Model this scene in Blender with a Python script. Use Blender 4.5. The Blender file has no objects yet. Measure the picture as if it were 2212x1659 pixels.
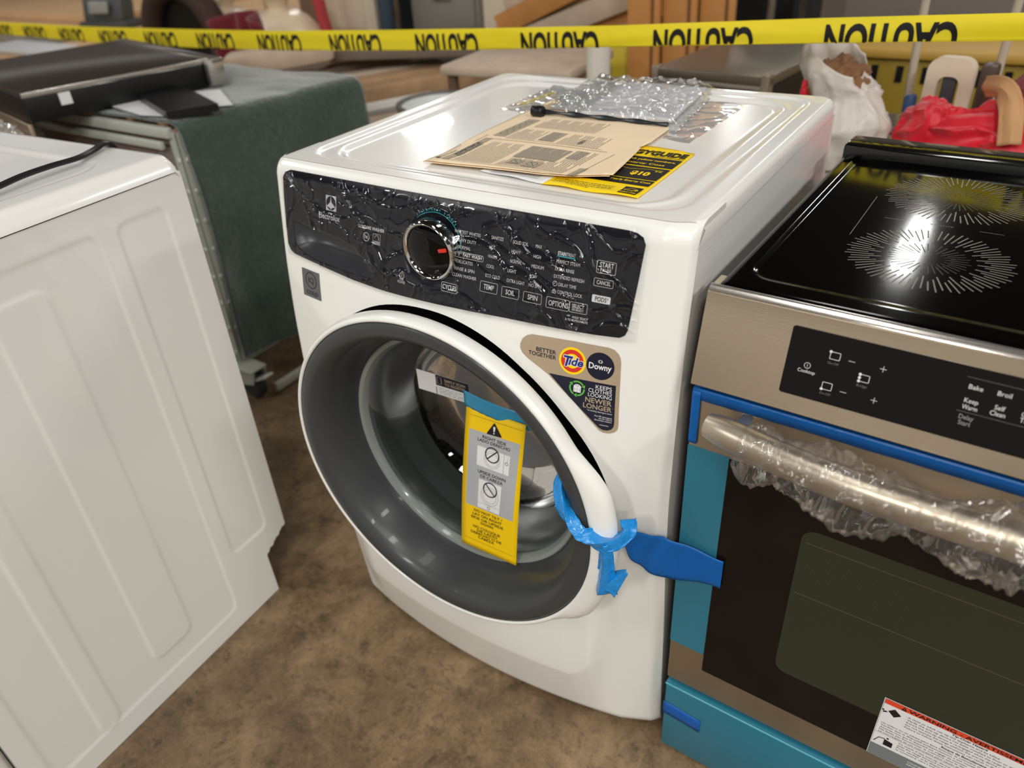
import bpy, bmesh, math, random
from mathutils import Vector, Matrix, noise
random.seed(4)
SC = bpy.context.scene
COL = SC.collection
V = Vector

# ------------------------------------------------------------------ camera, world, light
cam_d = bpy.data.cameras.new('camera')
cam = bpy.data.objects.new('camera', cam_d)
COL.objects.link(cam)
SC.camera = cam
YAW, PITCH, ROLL = -0.607013307, 0.580956693, -0.0654275782
cam.location = (0.96227083, -0.780131084, 1.30089567)
fw = V((math.sin(YAW)*math.cos(PITCH), math.cos(YAW)*math.cos(PITCH), -math.sin(PITCH)))
rt = fw.cross(V((0, 0, 1))).normalized()
up = rt.cross(fw)
r2 = rt*math.cos(ROLL)+up*math.sin(ROLL)
u2 = -rt*math.sin(ROLL)+up*math.cos(ROLL)
cam.rotation_euler = Matrix((r2, u2, -fw)).transposed().to_euler()
cam_d.sensor_width = 36
cam_d.sensor_fit = 'HORIZONTAL'
cam_d.lens = 1640.0/2212*36
cam_d.clip_start = .02
cam_d.dof.use_dof = True
cam_d.dof.focus_distance = 1.03
cam_d.dof.aperture_fstop = 3.4

W_ = bpy.data.worlds.new('world')
SC.world = W_
W_.use_nodes = True
W_.node_tree.nodes['Background'].inputs[0].default_value = (1, .97, .93, 1)
W_.node_tree.nodes['Background'].inputs[1].default_value = .42

SC.view_settings.view_transform = 'Standard'
SC.view_settings.look = 'None'
SC.view_settings.gamma = 1
SC.view_settings.exposure = 0.14
try:
    SC.cycles.use_denoising = True
    SC.cycles.max_bounces = 8
    SC.cycles.transparent_max_bounces = 24
    SC.cycles.sample_clamp_indirect = 6
except Exception:
    pass

# linear ceiling fixtures of the hall, all at 4.5 m
def fixture(x, y, p, sx=.35, sy=2.1):
    l = bpy.data.lights.new('ceiling_lamp', 'AREA')
    l.shape = 'RECTANGLE'
    l.size, l.size_y = sx, sy
    l.energy = p
    l.color = (1, .985, .95)
    o = bpy.data.objects.new('ceiling_lamp', l)
    o.location = (x, y, 4.5)
    COL.objects.link(o)
# the one mirrored in the cooktop is shorter
for fx, fy, fp in ((.19, 9.2, 70), (-4.2, 15.4, 150), (-8.9, 11.1, 150), (-4.4, 6.0, 120), (.2, 3.9, 50), (4.6, 4.5, 190),
                   (-4.2, -.4, 80), (.2, -1.6, 45), (4.7, -.6, 230), (-4.3, -5.6, 220), (.4, -6.0, 300), (5., -5.5, 290), (-9, -2, 150), (2.4, -3.4, 190)):
    if fy == 9.2:
        fixture(fx, fy, 32, .22, 1.7)
    else:
        fixture(fx, fy, fp*.56, .5, (1.0 if fy > 10 else 2.1))

# ------------------------------------------------------------------ materials
MATS = {}
def lin(c):
    return tuple(((v/255)/12.92 if v/255 <= .04045 else ((v/255+.055)/1.055)**2.4) for v in c)
def mat(name, rgb=(128, 128, 128), rough=.5, metal=0., coat=0., emis=0, trans=0., ior=1.45, spec=.5, noise_amt=0., noise_scale=30., bump=0., bump_scale=60., aniso=0., sheen=0., alpha=1.):
    if name in MATS:
        return MATS[name]
    m = bpy.data.materials.new(name)
    m.use_nodes = True
    nt = m.node_tree
    b = nt.nodes['Principled BSDF']
    c = (*lin(rgb), 1)
    b.inputs['Base Color'].default_value = c
    b.inputs['Roughness'].default_value = rough
    b.inputs['Metallic'].default_value = metal
    b.inputs['Coat Weight'].default_value = coat
    b.inputs['Coat Roughness'].default_value = .04
    b.inputs['Transmission Weight'].default_value = trans
    b.inputs['IOR'].default_value = ior
    b.inputs['Specular IOR Level'].default_value = spec
    b.inputs['Sheen Weight'].default_value = sheen
    b.inputs['Alpha'].default_value = alpha
    if noise_amt or bump:
        tc = nt.nodes.new('ShaderNodeTexCoord')
    if noise_amt:
        n = nt.nodes.new('ShaderNodeTexNoise')
        n.inputs['Scale'].default_value = noise_scale
        n.inputs['Detail'].default_value = 5
        nt.links.new(tc.outputs['Object'], n.inputs['Vector'])
        r = nt.nodes.new('ShaderNodeMapRange')
        r.inputs['From Min'].default_value = .3
        r.inputs['From Max'].default_value = .7
        r.inputs['To Min'].default_value = 1-noise_amt
        r.inputs['To Max'].default_value = 1+noise_amt
        nt.links.new(n.outputs['Fac'], r.inputs['Value'])
        mx = nt.nodes.new('ShaderNodeVectorMath')
        mx.operation = 'SCALE'
        mx.inputs[0].default_value = c[:3]
        nt.links.new(r.outputs[0], mx.inputs['Scale'])
        nt.links.new(mx.outputs[0], b.inputs['Base Color'])
    if bump:
        n2 = nt.nodes.new('ShaderNodeTexNoise')
        n2.inputs['Scale'].default_value = bump_scale
        n2.inputs['Detail'].default_value = 4
        nt.links.new(tc.outputs['Object'], n2.inputs['Vector'])
        bp = nt.nodes.new('ShaderNodeBump')
        bp.inputs['Strength'].default_value = bump
        bp.inputs['Distance'].default_value = .01
        nt.links.new(n2.outputs['Fac'], bp.inputs['Height'])
        nt.links.new(bp.outputs[0], b.inputs['Normal'])
    MATS[name] = m
    return m

def film_mat(name, tint=(255, 255, 255), refl=.10, rough=.08, haze=0., bump=.0, bscale=60, opac_rgb=None, peak=.3):
    """thin clear plastic: see-through with glossy reflection that rises at grazing angles"""
    if name in MATS:
        return MATS[name]
    m = bpy.data.materials.new(name)
    m.use_nodes = True
    nt = m.node_tree
    nt.nodes.clear()
    out = nt.nodes.new('ShaderNodeOutputMaterial')
    tr = nt.nodes.new('ShaderNodeBsdfTransparent')
    tr.inputs[0].default_value = (*lin(tint), 1)
    gl = nt.nodes.new('ShaderNodeBsdfGlossy')
    gl.inputs['Roughness'].default_value = rough
    gl.inputs['Color'].default_value = (1, 1, 1, 1)
    fr = nt.nodes.new('ShaderNodeLayerWeight')
    fr.inputs['Blend'].default_value = .35
    mr = nt.nodes.new('ShaderNodeMapRange')
    mr.inputs['To Min'].default_value = refl
    mr.inputs['To Max'].default_value = min(1, refl*4+peak)
    nt.links.new(fr.outputs['Fresnel'], mr.inputs['Value'])
    mx = nt.nodes.new('ShaderNodeMixShader')
    nt.links.new(mr.outputs[0], mx.inputs[0])
    nt.links.new(tr.outputs[0], mx.inputs[1])
    nt.links.new(gl.outputs[0], mx.inputs[2])
    last = mx
    if haze:
        d = nt.nodes.new('ShaderNodeBsdfDiffuse')
        d.inputs[0].default_value = (*lin(opac_rgb or (235, 235, 235)), 1)
        m2 = nt.nodes.new('ShaderNodeMixShader')
        m2.inputs[0].default_value = haze
        nt.links.new(mx.outputs[0], m2.inputs[1])
        nt.links.new(d.outputs[0], m2.inputs[2])
        last = m2
    nt.links.new(last.outputs[0], out.inputs[0])
    if bump:
        tc = nt.nodes.new('ShaderNodeTexCoord')
        n2 = nt.nodes.new('ShaderNodeTexNoise')
        n2.inputs['Scale'].default_value = bscale
        n2.inputs['Detail'].default_value = 3
        n2.inputs['Distortion'].default_value = 1.2
        nt.links.new(tc.outputs['Object'], n2.inputs['Vector'])
        b = nt.nodes.new('ShaderNodeBump')
        b.inputs['Strength'].default_value = bump
        b.inputs['Distance'].default_value = .01
        nt.links.new(n2.outputs['Fac'], b.inputs['Height'])
        nt.links.new(b.outputs[0], gl.inputs['Normal'])
    MATS[name] = m
    return m

def brushed(name, rgb=(190, 182, 172), rough=.3, scale=(2, 900, 900)):
    if name in MATS:
        return MATS[name]
    m = mat(name, rgb, rough, .86)
    nt = m.node_tree
    b = nt.nodes['Principled BSDF']
    tc = nt.nodes.new('ShaderNodeTexCoord')
    mp = nt.nodes.new('ShaderNodeMapping')
    mp.inputs['Scale'].default_value = scale
    n = nt.nodes.new('ShaderNodeTexNoise')
    n.inputs['Scale'].default_value = 1
    n.inputs['Detail'].default_value = 3
    nt.links.new(tc.outputs['Object'], mp.inputs[0])
    nt.links.new(mp.outputs[0], n.inputs['Vector'])
    bp = nt.nodes.new('ShaderNodeBump')
    bp.inputs['Strength'].default_value = .05
    bp.inputs['Distance'].default_value = .002
    nt.links.new(n.outputs['Fac'], bp.inputs['Height'])
    nt.links.new(bp.outputs[0], b.inputs['Normal'])
    b.inputs['Anisotropic'].default_value = .75
    b.inputs['Anisotropic Rotation'].default_value = .25
    tg_ = nt.nodes.new('ShaderNodeTangent')
    tg_.direction_type = 'RADIAL'
    tg_.axis = 'Z'
    nt.links.new(tg_.outputs[0], b.inputs['Tangent'])
    return m

white = mat('white_enamel', (238, 236, 231), .22, coat=.4)
white_pl = mat('white_plastic', (238, 237, 231), .25, coat=.3)
M_ink_w = mat('print_white', (222, 222, 220), .5)
M_ink_cy = mat('print_cyan', (60, 190, 205), .5)
M_ink_bk = mat('print_black', (22, 20, 22), .5)
M_ink_gy = mat('print_grey', (110, 110, 110), .5)
M_navy = mat('print_navy', (16, 20, 42), .45)
M_tan = mat('label_tan', (172, 152, 126), .45)
M_yel = mat('print_yellow', (252, 214, 8), .45)
M_red = mat('print_red', (214, 48, 34), .45)
M_orange = mat('print_orange', (226, 74, 40), .45)
M_green = mat('print_green', (96, 176, 66), .45)
M_tideblue = mat('print_blue', (24, 42, 124), .45)
M_wlabel = mat('label_white', (232, 232, 232), .4)
M_chrome = mat('chrome', (225, 222, 216), .08, 1.)
M_char = mat('charcoal_plastic', (62, 64, 65), .34, coat=.1, spec=.4)
M_console = mat('console_black', (20, 22, 30), .25, coat=0, spec=.3)
M_black = mat('black_plastic', (14, 14, 15), .35)
M_rubber = mat('dark_rubber', (46, 47, 48), .55)

# ------------------------------------------------------------------ mesh helpers
class B:
    """collects shapes, then becomes one mesh object"""
    def __init__(s):
        s.bm = bmesh.new()
        s.mi = 0
    def face(s, pts, mi=None):
        vs = [s.bm.verts.new(p) for p in pts]
        try:
            f = s.bm.faces.new(vs)
            f.material_index = s.mi if mi is None else mi
            return f
        except ValueError:
            return None
    def box(s, lo, hi, bev=0., rot=0., mi=None, tilt=None, seg=2):
        lo, hi = V(lo), V(hi)
        c = (lo+hi)/2
        d = hi-lo
        M = Matrix.Translation(c) @ Matrix.Rotation(rot, 4, 'Z')
        if tilt:
            M = M @ tilt
        r = bmesh.ops.create_cube(s.bm, size=1, matrix=Matrix.Diagonal((*d, 1)))
        vs = r['verts']
        if bev:
            es = list({e for v in vs for e in v.link_edges})
            rr = bmesh.ops.bevel(s.bm, geom=es, offset=bev, segments=seg, affect='EDGES', profile=.5)
            vs = list({v for f in rr['faces'] for v in f.verts} | {v for v in vs if v.is_valid})
            seen = set(vs)
            st = list(vs)
            while st:
                v = st.pop()
                for e in v.link_edges:
                    o = e.other_vert(v)
                    if o not in seen:
                        seen.add(o)
                        st.append(o)
            vs = list(seen)
        fs = {f for v in vs for f in v.link_faces}
        for f in fs:
            f.material_index = s.mi if mi is None else mi
        for v in vs:
            v.co = M @ v.co
        return s
    def grid(s, nu, nv, fn, mi=None, keep=None, wrap=False):
        vs = [[s.bm.verts.new(fn(i/nu, j/nv)) for j in range(nv+1)] for i in range(nu if wrap else nu+1)]
        for i in range(nu):
            for j in range(nv):
                i2 = (i+1) % nu if wrap else i+1
                q = [vs[i][j], vs[i2][j], vs[i2][j+1], vs[i][j+1]]
                if keep and not keep(q):
                    continue
                f = s.bm.faces.new(q)
                f.material_index = s.mi if mi is None else mi
        return vs
    def lathe(s, prof, n=64, c=(0, 0, 0), axis='Y', mi=None, rfn=None, close=False):
        """prof: (radius, depth along axis)"""
        c = V(c)
        def fn(u, v):
            a = u*2*math.pi
            r, d = prof[min(int(round(v*(len(prof)-1))), len(prof)-1)]
            if rfn:
                r = rfn(a, r, d)
            if axis == 'Y':
                return c+V((r*math.cos(a), d, r*math.sin(a)))
            if axis == 'Z':
                return c+V((r*math.cos(a), r*math.sin(a), d))
            return c+V((d, r*math.cos(a), r*math.sin(a)))
        s.grid(n, len(prof)-1, fn, mi, wrap=True)
        return s
    def tube(s, pts, r, n=10, mi=None, cap=True, sq=1.):
        pts = [V(p) for p in pts]
        rr = r if isinstance(r, (list, tuple)) else [r]*len(pts)
        rings = []
        ref = None
        for i, p in enumerate(pts):
            t = (pts[min(i+1, len(pts)-1)]-pts[max(i-1, 0)]).normalized()
            if ref is None:
                ref = V((0, 0, 1)) if abs(t.z) < .9 else V((1, 0, 0))
            a = t.cross(ref).normalized()
            b = a.cross(t).normalized()
            ref = b
            rings.append([s.bm.verts.new(p+(a*math.cos(k*2*math.pi/n)+b*sq*math.sin(k*2*math.pi/n))*rr[i]) for k in range(n)])
        m_ = s.mi if mi is None else mi
        for i in range(len(pts)-1):
            for k in range(n):
                f = s.bm.faces.new([rings[i][k], rings[i][(k+1) % n], rings[i+1][(k+1) % n], rings[i+1][k]])
                f.material_index = m_
        if cap:
            for rg in (rings[0][::-1], rings[-1]):
                f = s.bm.faces.new(rg)
                f.material_index = m_
        return s
    def prism(s, poly, d, mi=None, off=(0, 0, 0)):
        """poly: closed list of 3D points, pushed by vector d"""
        d = V(d)
        off = V(off)
        a = [s.bm.verts.new(V(p)+off) for p in poly]
        b = [s.bm.verts.new(V(p)+off+d) for p in poly]
        n = len(a)
        fs = [s.bm.faces.new(a[::-1]), s.bm.faces.new(b)]
        for i in range(n):
            fs.append(s.bm.faces.new([a[i], a[(i+1) % n], b[(i+1) % n], b[i]]))
        for f in fs:
            f.material_index = s.mi if mi is None else mi
        return s

def tag(o, label=None, cat=None, group=None, kind=None):
    if label: o['label'] = label
    if cat: o['category'] = cat
    if group: o['group'] = group
    if kind: o['kind'] = kind
    return o
def obj(name, b, mats, parent=None, smooth=True, label=None, solid=0., angle=40, sub=0):
    bm = b.bm if isinstance(b, B) else b
    bmesh.ops.recalc_face_normals(bm, faces=bm.faces)
    me = bpy.data.meshes.new(name)
    bm.to_mesh(me)
    bm.free()
    if not isinstance(mats, (list, tuple)):
        mats = [mats]
    for m in mats:
        me.materials.append(m)
    o = bpy.data.objects.new(name, me)
    COL.objects.link(o)
    if smooth:
        for p in me.polygons:
            p.use_smooth = True
        try:
            me.set_sharp_from_angle(angle=math.radians(angle))
        except Exception:
            pass
    if solid:
        md = o.modifiers.new('thick', 'SOLIDIFY')
        md.thickness = solid
        md.offset = 0
    if sub:
        md = o.modifiers.new('sub', 'SUBSURF')
        md.levels = md.render_levels = sub
    if parent:
        o.parent = parent
    if label:
        o['label'] = label
    return o
def thing(name, label, cat, loc=(0, 0, 0), rz=0., group=None):
    o = bpy.data.objects.new(name, None)
    o.empty_display_size = .05
    COL.objects.link(o)
    o.location = loc
    o.rotation_euler = (0, 0, rz)
    return tag(o, label, cat, group)

def interp(x, xs, ys):
    if x <= xs[0]: return ys[0]
    for i in range(1, len(xs)):
        if x <= xs[i]:
            return ys[i-1]+(ys[i]-ys[i-1])*(x-xs[i-1])/(xs[i]-xs[i-1])
    return ys[-1]
def sst(a, b, x):
    t = max(0, min(1, (x-a)/(b-a)))
    return t*t*(3-2*t)
def inpoly(x, y, P):
    c = False
    j = len(P)-1
    for i in range(len(P)):
        if (P[i][1] > y) != (P[j][1] > y) and x < (P[j][0]-P[i][0])*(y-P[i][1])/(P[j][1]-P[i][1])+P[i][0]:
            c = not c
        j = i
    return c
def rrect(x0, y0, x1, y1, r, n=6):
    out = []
    for cx, cy, a0 in ((x1-r, y1-r, 0), (x0+r, y1-r, 90), (x0+r, y0+r, 180), (x1-r, y0+r, 270)):
        for k in range(n+1):
            a = math.radians(a0+90*k/n)
            out.append((cx+r*math.cos(a), cy+r*math.sin(a)))
    return out
def roundpoly(P, r, n=5):
    out = []
    m = len(P)
    rs = r if isinstance(r, (list, tuple)) else [r]*m
    for i in range(m):
        p0, p1, p2 = V(P[i-1]), V(P[i]), V(P[(i+1) % m])
        a = (p0-p1)
        b = (p2-p1)
        d = min(rs[i], a.length*.5, b.length*.5)
        A = p1+a.normalized()*d
        C = p1+b.normalized()*d
        for k in range(n+1):
            t = k/n
            out.append(tuple(A*(1-t)**2+p1*2*t*(1-t)+C*t*t))
    return out
def circ(cx, cy, r, n=40, ry=None, a0=0, a1=360):
    ry = ry or r
    full = abs(a1-a0) >= 360
    return [(cx+r*math.cos(math.radians(a0+(a1-a0)*k/(n if full else n-1))), cy+ry*math.sin(math.radians(a0+(a1-a0)*k/(n if full else n-1)))) for k in range(n)]
def ridge(p, sc, pw=6):
    return max(0, 1-abs(noise.noise(p*sc))*2.2)**pw

_txt = {}
def glyphs(s, bold=0., res=3):
    """2D mesh of a string: verts, faces, width, cap height 1"""
    k = (s, bold, res)
    if k not in _txt:
        cu = bpy.data.curves.new('t', 'FONT')
        cu.body = s
        cu.size = 1
        cu.offset = bold
        cu.resolution_u = res
        o = bpy.data.objects.new('t', cu)
        me = bpy.data.meshes.new_from_object(o)
        vs = [(v.co.x, v.co.y) for v in me.vertices]
        fs = [tuple(p.vertices) for p in me.polygons]
        bpy.data.objects.remove(o)
        bpy.data.curves.remove(cu)
        bpy.data.meshes.remove(me)
        if vs:
            x0 = min(v[0] for v in vs)
            x1 = max(v[0] for v in vs)
            vs = [(v[0]-x0, v[1]) for v in vs]
        else:
            x0 = x1 = 0
        _txt[k] = (vs, fs, x1-x0)
    return _txt[k]
CAP = .69
class Ink:
    """flat print laid on a surface given by fn(u, v, lift)"""
    def __init__(s, fn, step=None):
        s.fn, s.step = fn, step
        s.mats = []
        s.out = bmesh.new()
    def _mi(s, m):
        if m not in s.mats:
            s.mats.append(m)
        return s.mats.index(m)
    def _add(s, vs, fs, m, lift):
        bm = bmesh.new()
        bv = [bm.verts.new((v[0], v[1], 0)) for v in vs]
        for f in fs:
            try:
                bm.faces.new([bv[i] for i in f])
            except ValueError:
                pass
        if s.step:
            xs = [v[0] for v in vs]
            ys = [v[1] for v in vs]
            for ax, lo, hi in ((0, min(xs), max(xs)), (1, min(ys), max(ys))):
                k = math.floor(lo/s.step)+1
                while k*s.step < hi:
                    co = [0, 0, 0]
                    no = [0, 0, 0]
                    co[ax] = k*s.step
                    no[ax] = 1
                    bmesh.ops.bisect_plane(bm, geom=bm.verts[:]+bm.edges[:]+bm.faces[:], plane_co=co, plane_no=no)
                    k += 1
        mi = s._mi(m)
        mp = {}
        for v in bm.verts:
            mp[v] = s.out.verts.new(s.fn(v.co.x, v.co.y, lift))
        for f in bm.faces:
            try:
                nf = s.out.faces.new([mp[v] for v in f.verts])
                nf.material_index = mi
            except ValueError:
                pass
        bm.free()
    def text(s, t, x0, y0, x1=None, m=None, h=None, bold=0., lift=.0006, shear=0., align='L', dy=0., maxw=None):
        vs, fs, w = glyphs(t, bold)
        if x1 is None:
            k = h/CAP
            ww = w*k
            if align == 'C': x0 -= ww/2
            if align == 'R': x0 -= ww
            kx = k
        else:
            kx = (x1-x0)/w
            k = h/CAP if h else kx
        s._add([(x0+(v[0]+v[1]*shear)*kx, y0+v[1]*k+dy*v[0]*kx) for v in vs], fs, m, lift)
    def poly(s, P, m, lift=.0004):
        s._add(P, [tuple(range(len(P)))], m, lift)
    def band(s, P, w, m, lift=.0005, closed=True):
        n = len(P)
        Q = []
        for i in range(n):
            a = V(P[i-1]) if (closed or i) else V(P[0])
            b = V(P[(i+1) % n]) if (closed or i < n-1) else V(P[-1])
            d = (b-a)
            d = d.normalized() if d.length > 1e-9 else V((1, 0))
            nn = V((-d.y, d.x))*w/2
            Q.append((V(P[i])+nn, V(P[i])-nn))
        for i in range(n if closed else n-1):
            j = (i+1) % n
            s._add([tuple(Q[i][0]), tuple(Q[j][0]), tuple(Q[j][1]), tuple(Q[i][1])], [(0, 1, 2, 3)], m, lift)
    def line(s, a, b, w, m, lift=.0005):
        s.band([a, b], w, m, lift, False)
    def rect(s, x0, y0, x1, y1, m, lift=.0004):
        s.poly([(x0, y0), (x1, y0), (x1, y1), (x0, y1)], m, lift)
    def scribble(s, x0, y0, x1, h, m, lift=.0005, seed=0):
        """a line of print too small to read: word-length dashes"""
        rd = random.Random(seed)
        x = x0
        while x < x1:
            w = h*rd.uniform(1.5, 5)
            s.rect(x, y0, min(x1, x+w), y0+h, m, lift)
            x += w+h*.8
    def join(s, name, b, mats, parent, label=None, angle=45):
        """put the print into the mesh of the part it is printed on"""
        bm = b.bm if isinstance(b, B) else b
        bmesh.ops.recalc_face_normals(bm, faces=bm.faces)
        n = len(mats)
        for f in s.out.faces:
            f.material_index += n
        tmp = bpy.data.meshes.new('tmp')
        s.out.to_mesh(tmp)
        s.out.free()
        bm.from_mesh(tmp)
        bpy.data.meshes.remove(tmp)
        me = bpy.data.meshes.new(name)
        bm.to_mesh(me)
        bm.free()
        for m in list(mats)+s.mats:
            me.materials.append(m)
        for p in me.polygons:
            p.use_smooth = True
        me.set_sharp_from_angle(angle=math.radians(angle))
        o = bpy.data.objects.new(name, me)
        COL.objects.link(o)
        o.parent = parent
        if label:
            o['label'] = label
        return o
    def build(s, name, parent, label=None, smooth=False):
        return obj(name, s.out, s.mats, parent, smooth, label)

# ------------------------------------------------------------------ the floor and walls
def floor_mat():
    m = bpy.data.materials.new('stained_concrete')
    m.use_nodes = True
    nt = m.node_tree
    b = nt.nodes['Principled BSDF']
    tc = nt.nodes.new('ShaderNodeTexCoord')
    def nz(scale, det, dist=0, rough=.55):
        n = nt.nodes.new('ShaderNodeTexNoise')
        n.inputs['Scale'].default_value = scale
        n.inputs['Detail'].default_value = det
        n.inputs['Distortion'].default_value = dist
        n.inputs['Roughness'].default_value = rough
        nt.links.new(tc.outputs['Object'], n.inputs['Vector'])
        return n
    n1, n2, n3 = nz(4.6, 12, .2, .76), nz(11, 12, .5, .78), nz(150, 4)
    r1 = nt.nodes.new('ShaderNodeValToRGB')
    r1.color_ramp.elements[0].position = .3
    r1.color_ramp.elements[0].color = (*lin((80, 65, 47)), 1)
    r1.color_ramp.elements[1].position = .68
    r1.color_ramp.elements[1].color = (*lin((156, 131, 98)), 1)
    e = r1.color_ramp.elements.new(.48)
    e.color = (*lin((114, 93, 67)), 1)
    nt.links.new(n1.outputs['Fac'], r1.inputs[0])
    r2 = nt.nodes.new('ShaderNodeValToRGB')
    r2.color_ramp.elements[0].position = .33
    r2.color_ramp.elements[0].color = (.24, .22, .22, 1)
    r2.color_ramp.elements[1].position = .5
    r2.color_ramp.elements[1].color = (1, 1, 1, 1)
    nt.links.new(n2.outputs['Fac'], r2.inputs[0])
    mx = nt.nodes.new('ShaderNodeMix')
    mx.data_type = 'RGBA'
    mx.blend_type = 'MULTIPLY'
    mx.inputs[0].default_value = .8
    nt.links.new(r1.outputs[0], mx.inputs[6])
    nt.links.new(r2.outputs[0], mx.inputs[7])
    r3 = nt.nodes.new('ShaderNodeMapRange')
    r3.inputs['To Min'].default_value = .75
    r3.inputs['To Max'].default_value = 1.25
    nt.links.new(n3.outputs['Fac'], r3.inputs[0])
    vm = nt.nodes.new('ShaderNodeVectorMath')
    vm.operation = 'SCALE'
    nt.links.new(mx.outputs[2], vm.inputs[0])
    nt.links.new(r3.outputs[0], vm.inputs['Scale'])
    n4 = nz(38, 10, .4, .82)
    r4 = nt.nodes.new('ShaderNodeValToRGB')
    r4.color_ramp.elements[0].position = .36
    r4.color_ramp.elements[0].color = (.5, .47, .45, 1)
    r4.color_ramp.elements[1].position = .47
    r4.color_ramp.elements[1].color = (1, 1, 1, 1)
    nt.links.new(n4.outputs['Fac'], r4.inputs[0])
    mm = nt.nodes.new('ShaderNodeVectorMath')
    mm.operation = 'MULTIPLY'
    nt.links.new(vm.outputs[0], mm.inputs[0])
    nt.links.new(r4.outputs[0], mm.inputs[1])
    nt.links.new(mm.outputs[0], b.inputs['Base Color'])
    b.inputs['Roughness'].default_value = .48
    bp = nt.nodes.new('ShaderNodeBump')
    bp.inputs['Strength'].default_value = .15
    bp.inputs['Distance'].default_value = .004
    nt.links.new(n2.outputs['Fac'], bp.inputs['Height'])
    nt.links.new(bp.outputs[0], b.inputs['Normal'])
    return m
b = B()
b.box((-12, -9, -.1), (8, 12, 0))
tag(obj('floor', b, floor_mat(), smooth=False), kind='structure')
b = B()
b.box((-12, 6.6, 0), (8, 6.8, 2.2))
tag(obj('wall_back', b, mat('wall_paint', (120, 108, 96), .8, noise_amt=.15, noise_scale=2), smooth=False), kind='structure')
b = B()
b.box((-10.2, -9, 0), (-10, 6.6, 2.2))
tag(obj('wall_left', b, mat('wall_paint'), smooth=False), kind='structure')
b = B()
b.box((-18, -16, 5.2), (14, 22, 5.35))
tag(obj('ceiling', b, mat('ceiling_dark', (52, 48, 44), .9), smooth=False), kind='structure')

# ================================================================== the washing machine
WW, WH, WD = .686, .968, .655
_bz = [0, .13, .30, .44, .57, .71, .81, .93, .968]
_by = [.0, .010, .023, .036, .044, .038, .029, .012, .006]
def bow(z):
    return sum(interp(z+d, _bz, _by) for d in (-.03, -.015, 0, .015, .03))/5
def SY(x, z, pillow=True):
    """depth of the washer's front skin"""
    c = interp(z, [0, .3, .6, .73, .80, .85, .90, .955], [.045, .045, .041, .036, .029, .021, .012, .003])
    y = -bow(z)-c*(1-((x-.343)/.343)**2)
    x1 = interp(z, [0, .55, .64, .75, .85, .93], [.628, .6325, .640, .647, .654, .6565])
    x2 = interp(z, [0, .45, .65, .80], [.672, .672, .676, .680])
    y += interp(x, [0, x1-.006, x1+.004, x2-.002, x2+.002, WW], [0, 0, .0022, .010, .0115, .022])
    if x < .016:
        y += .016-math.sqrt(max(0, .016**2-(.016-x)**2))
    if pillow:
        # the skin swells towards a crease above the plinth, then turns back under
        zc = .142+.06*sst(.54, .605, x)
        m = sst(.0, .09, x)*(1-sst(.575, .612, x))
        k = (1-sst(zc, .40, z)) if z > zc else max(0, (z-.012)/(zc-.012))
        y -= .020*k*m
    if z > .944:
        t = (z-.944)/.024
        y += .022*(1-math.sqrt(max(0, 1-t*t)))
    if z < .03:
        t = (.03-z)/.03
        y += .012*t*t
    return y
washer = thing('washing_machine', 'large white front-loading washing machine with a black film-covered control panel', 'washing machine', (0, 0, 0))

CON = [(.0255, .9445), (.031, .9525), (.0412, .9561), (.12, .9560), (.30, .9557), (.50, .9555), (.608, .9553), (.618, .9540), (.6265, .9505), (.6305, .943), (.6270, .900), (.6212, .8377), (.6185, .831), (.6121, .8269),
       (.58, .8248), (.54, .8236), (.50, .8230), (.4517, .8222), (.40, .8203), (.3361, .8180), (.28, .8165), (.2405, .8160), (.177, .8180), (.1125, .8228), (.0370, .8282), (.0290, .832), (.0232, .8414), (.0228, .88), (.0236, .9158)]
def split_x(z):
    return interp(z, [.816, .85, .889, .92, .9532], [.2412, .2393, .2406, .2467, .2511])
def inset(P, d):
    out = []
    for i in range(len(P)):
        a, b, c = V(P[i-1]), V(P[i]), V(P[(i+1) % len(P)])
        t = (c-a).normalized()
        n = V((-t.y, t.x))
        out.append(tuple(b+n*d))
    return out
if True:
    conin = inset(CON, .0015)
    if not inpoly(*conin[5], CON):
        conin = inset(CON, -.0015)
CX, CZ = .343, .541
def well_r(a):
    d = math.degrees(a) % 360
    return interp(d, [0, 4, 17, 38, 58, 75, 97, 114, 130, 150, 180, 230, 300, 345, 360], [.276, .279, .271, .259, .257, .261, .267, .275, .281, .285, .280, .275, .275, .274, .272])
b = B()
NXg, NZg = 220, 300
def keep_front(q):
    cx = sum(v.co.x for v in q)/4
    cz = sum(v.co.z for v in q)/4
    if math.hypot(cx-CX, cz-CZ) < well_r(math.atan2(cz-CZ, cx-CX))+.006:
        return False
    if all(inpoly(v.co.x, v.co.z, conin) for v in q):
        return False
    return True
b.grid(NXg, NZg, lambda u, v: V((WW*u, SY(WW*u, .012+(.968-.012)*v), .012+(.968-.012)*v)), keep=keep_front)
# bottom return of the panel
b.grid(NXg, 2, lambda u, v: V((WW*u, SY(WW*u, .012)+v*(.06-SY(WW*u, .012)), .012)))
obj('front_panel', b, white_pl, washer, angle=50)
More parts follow.
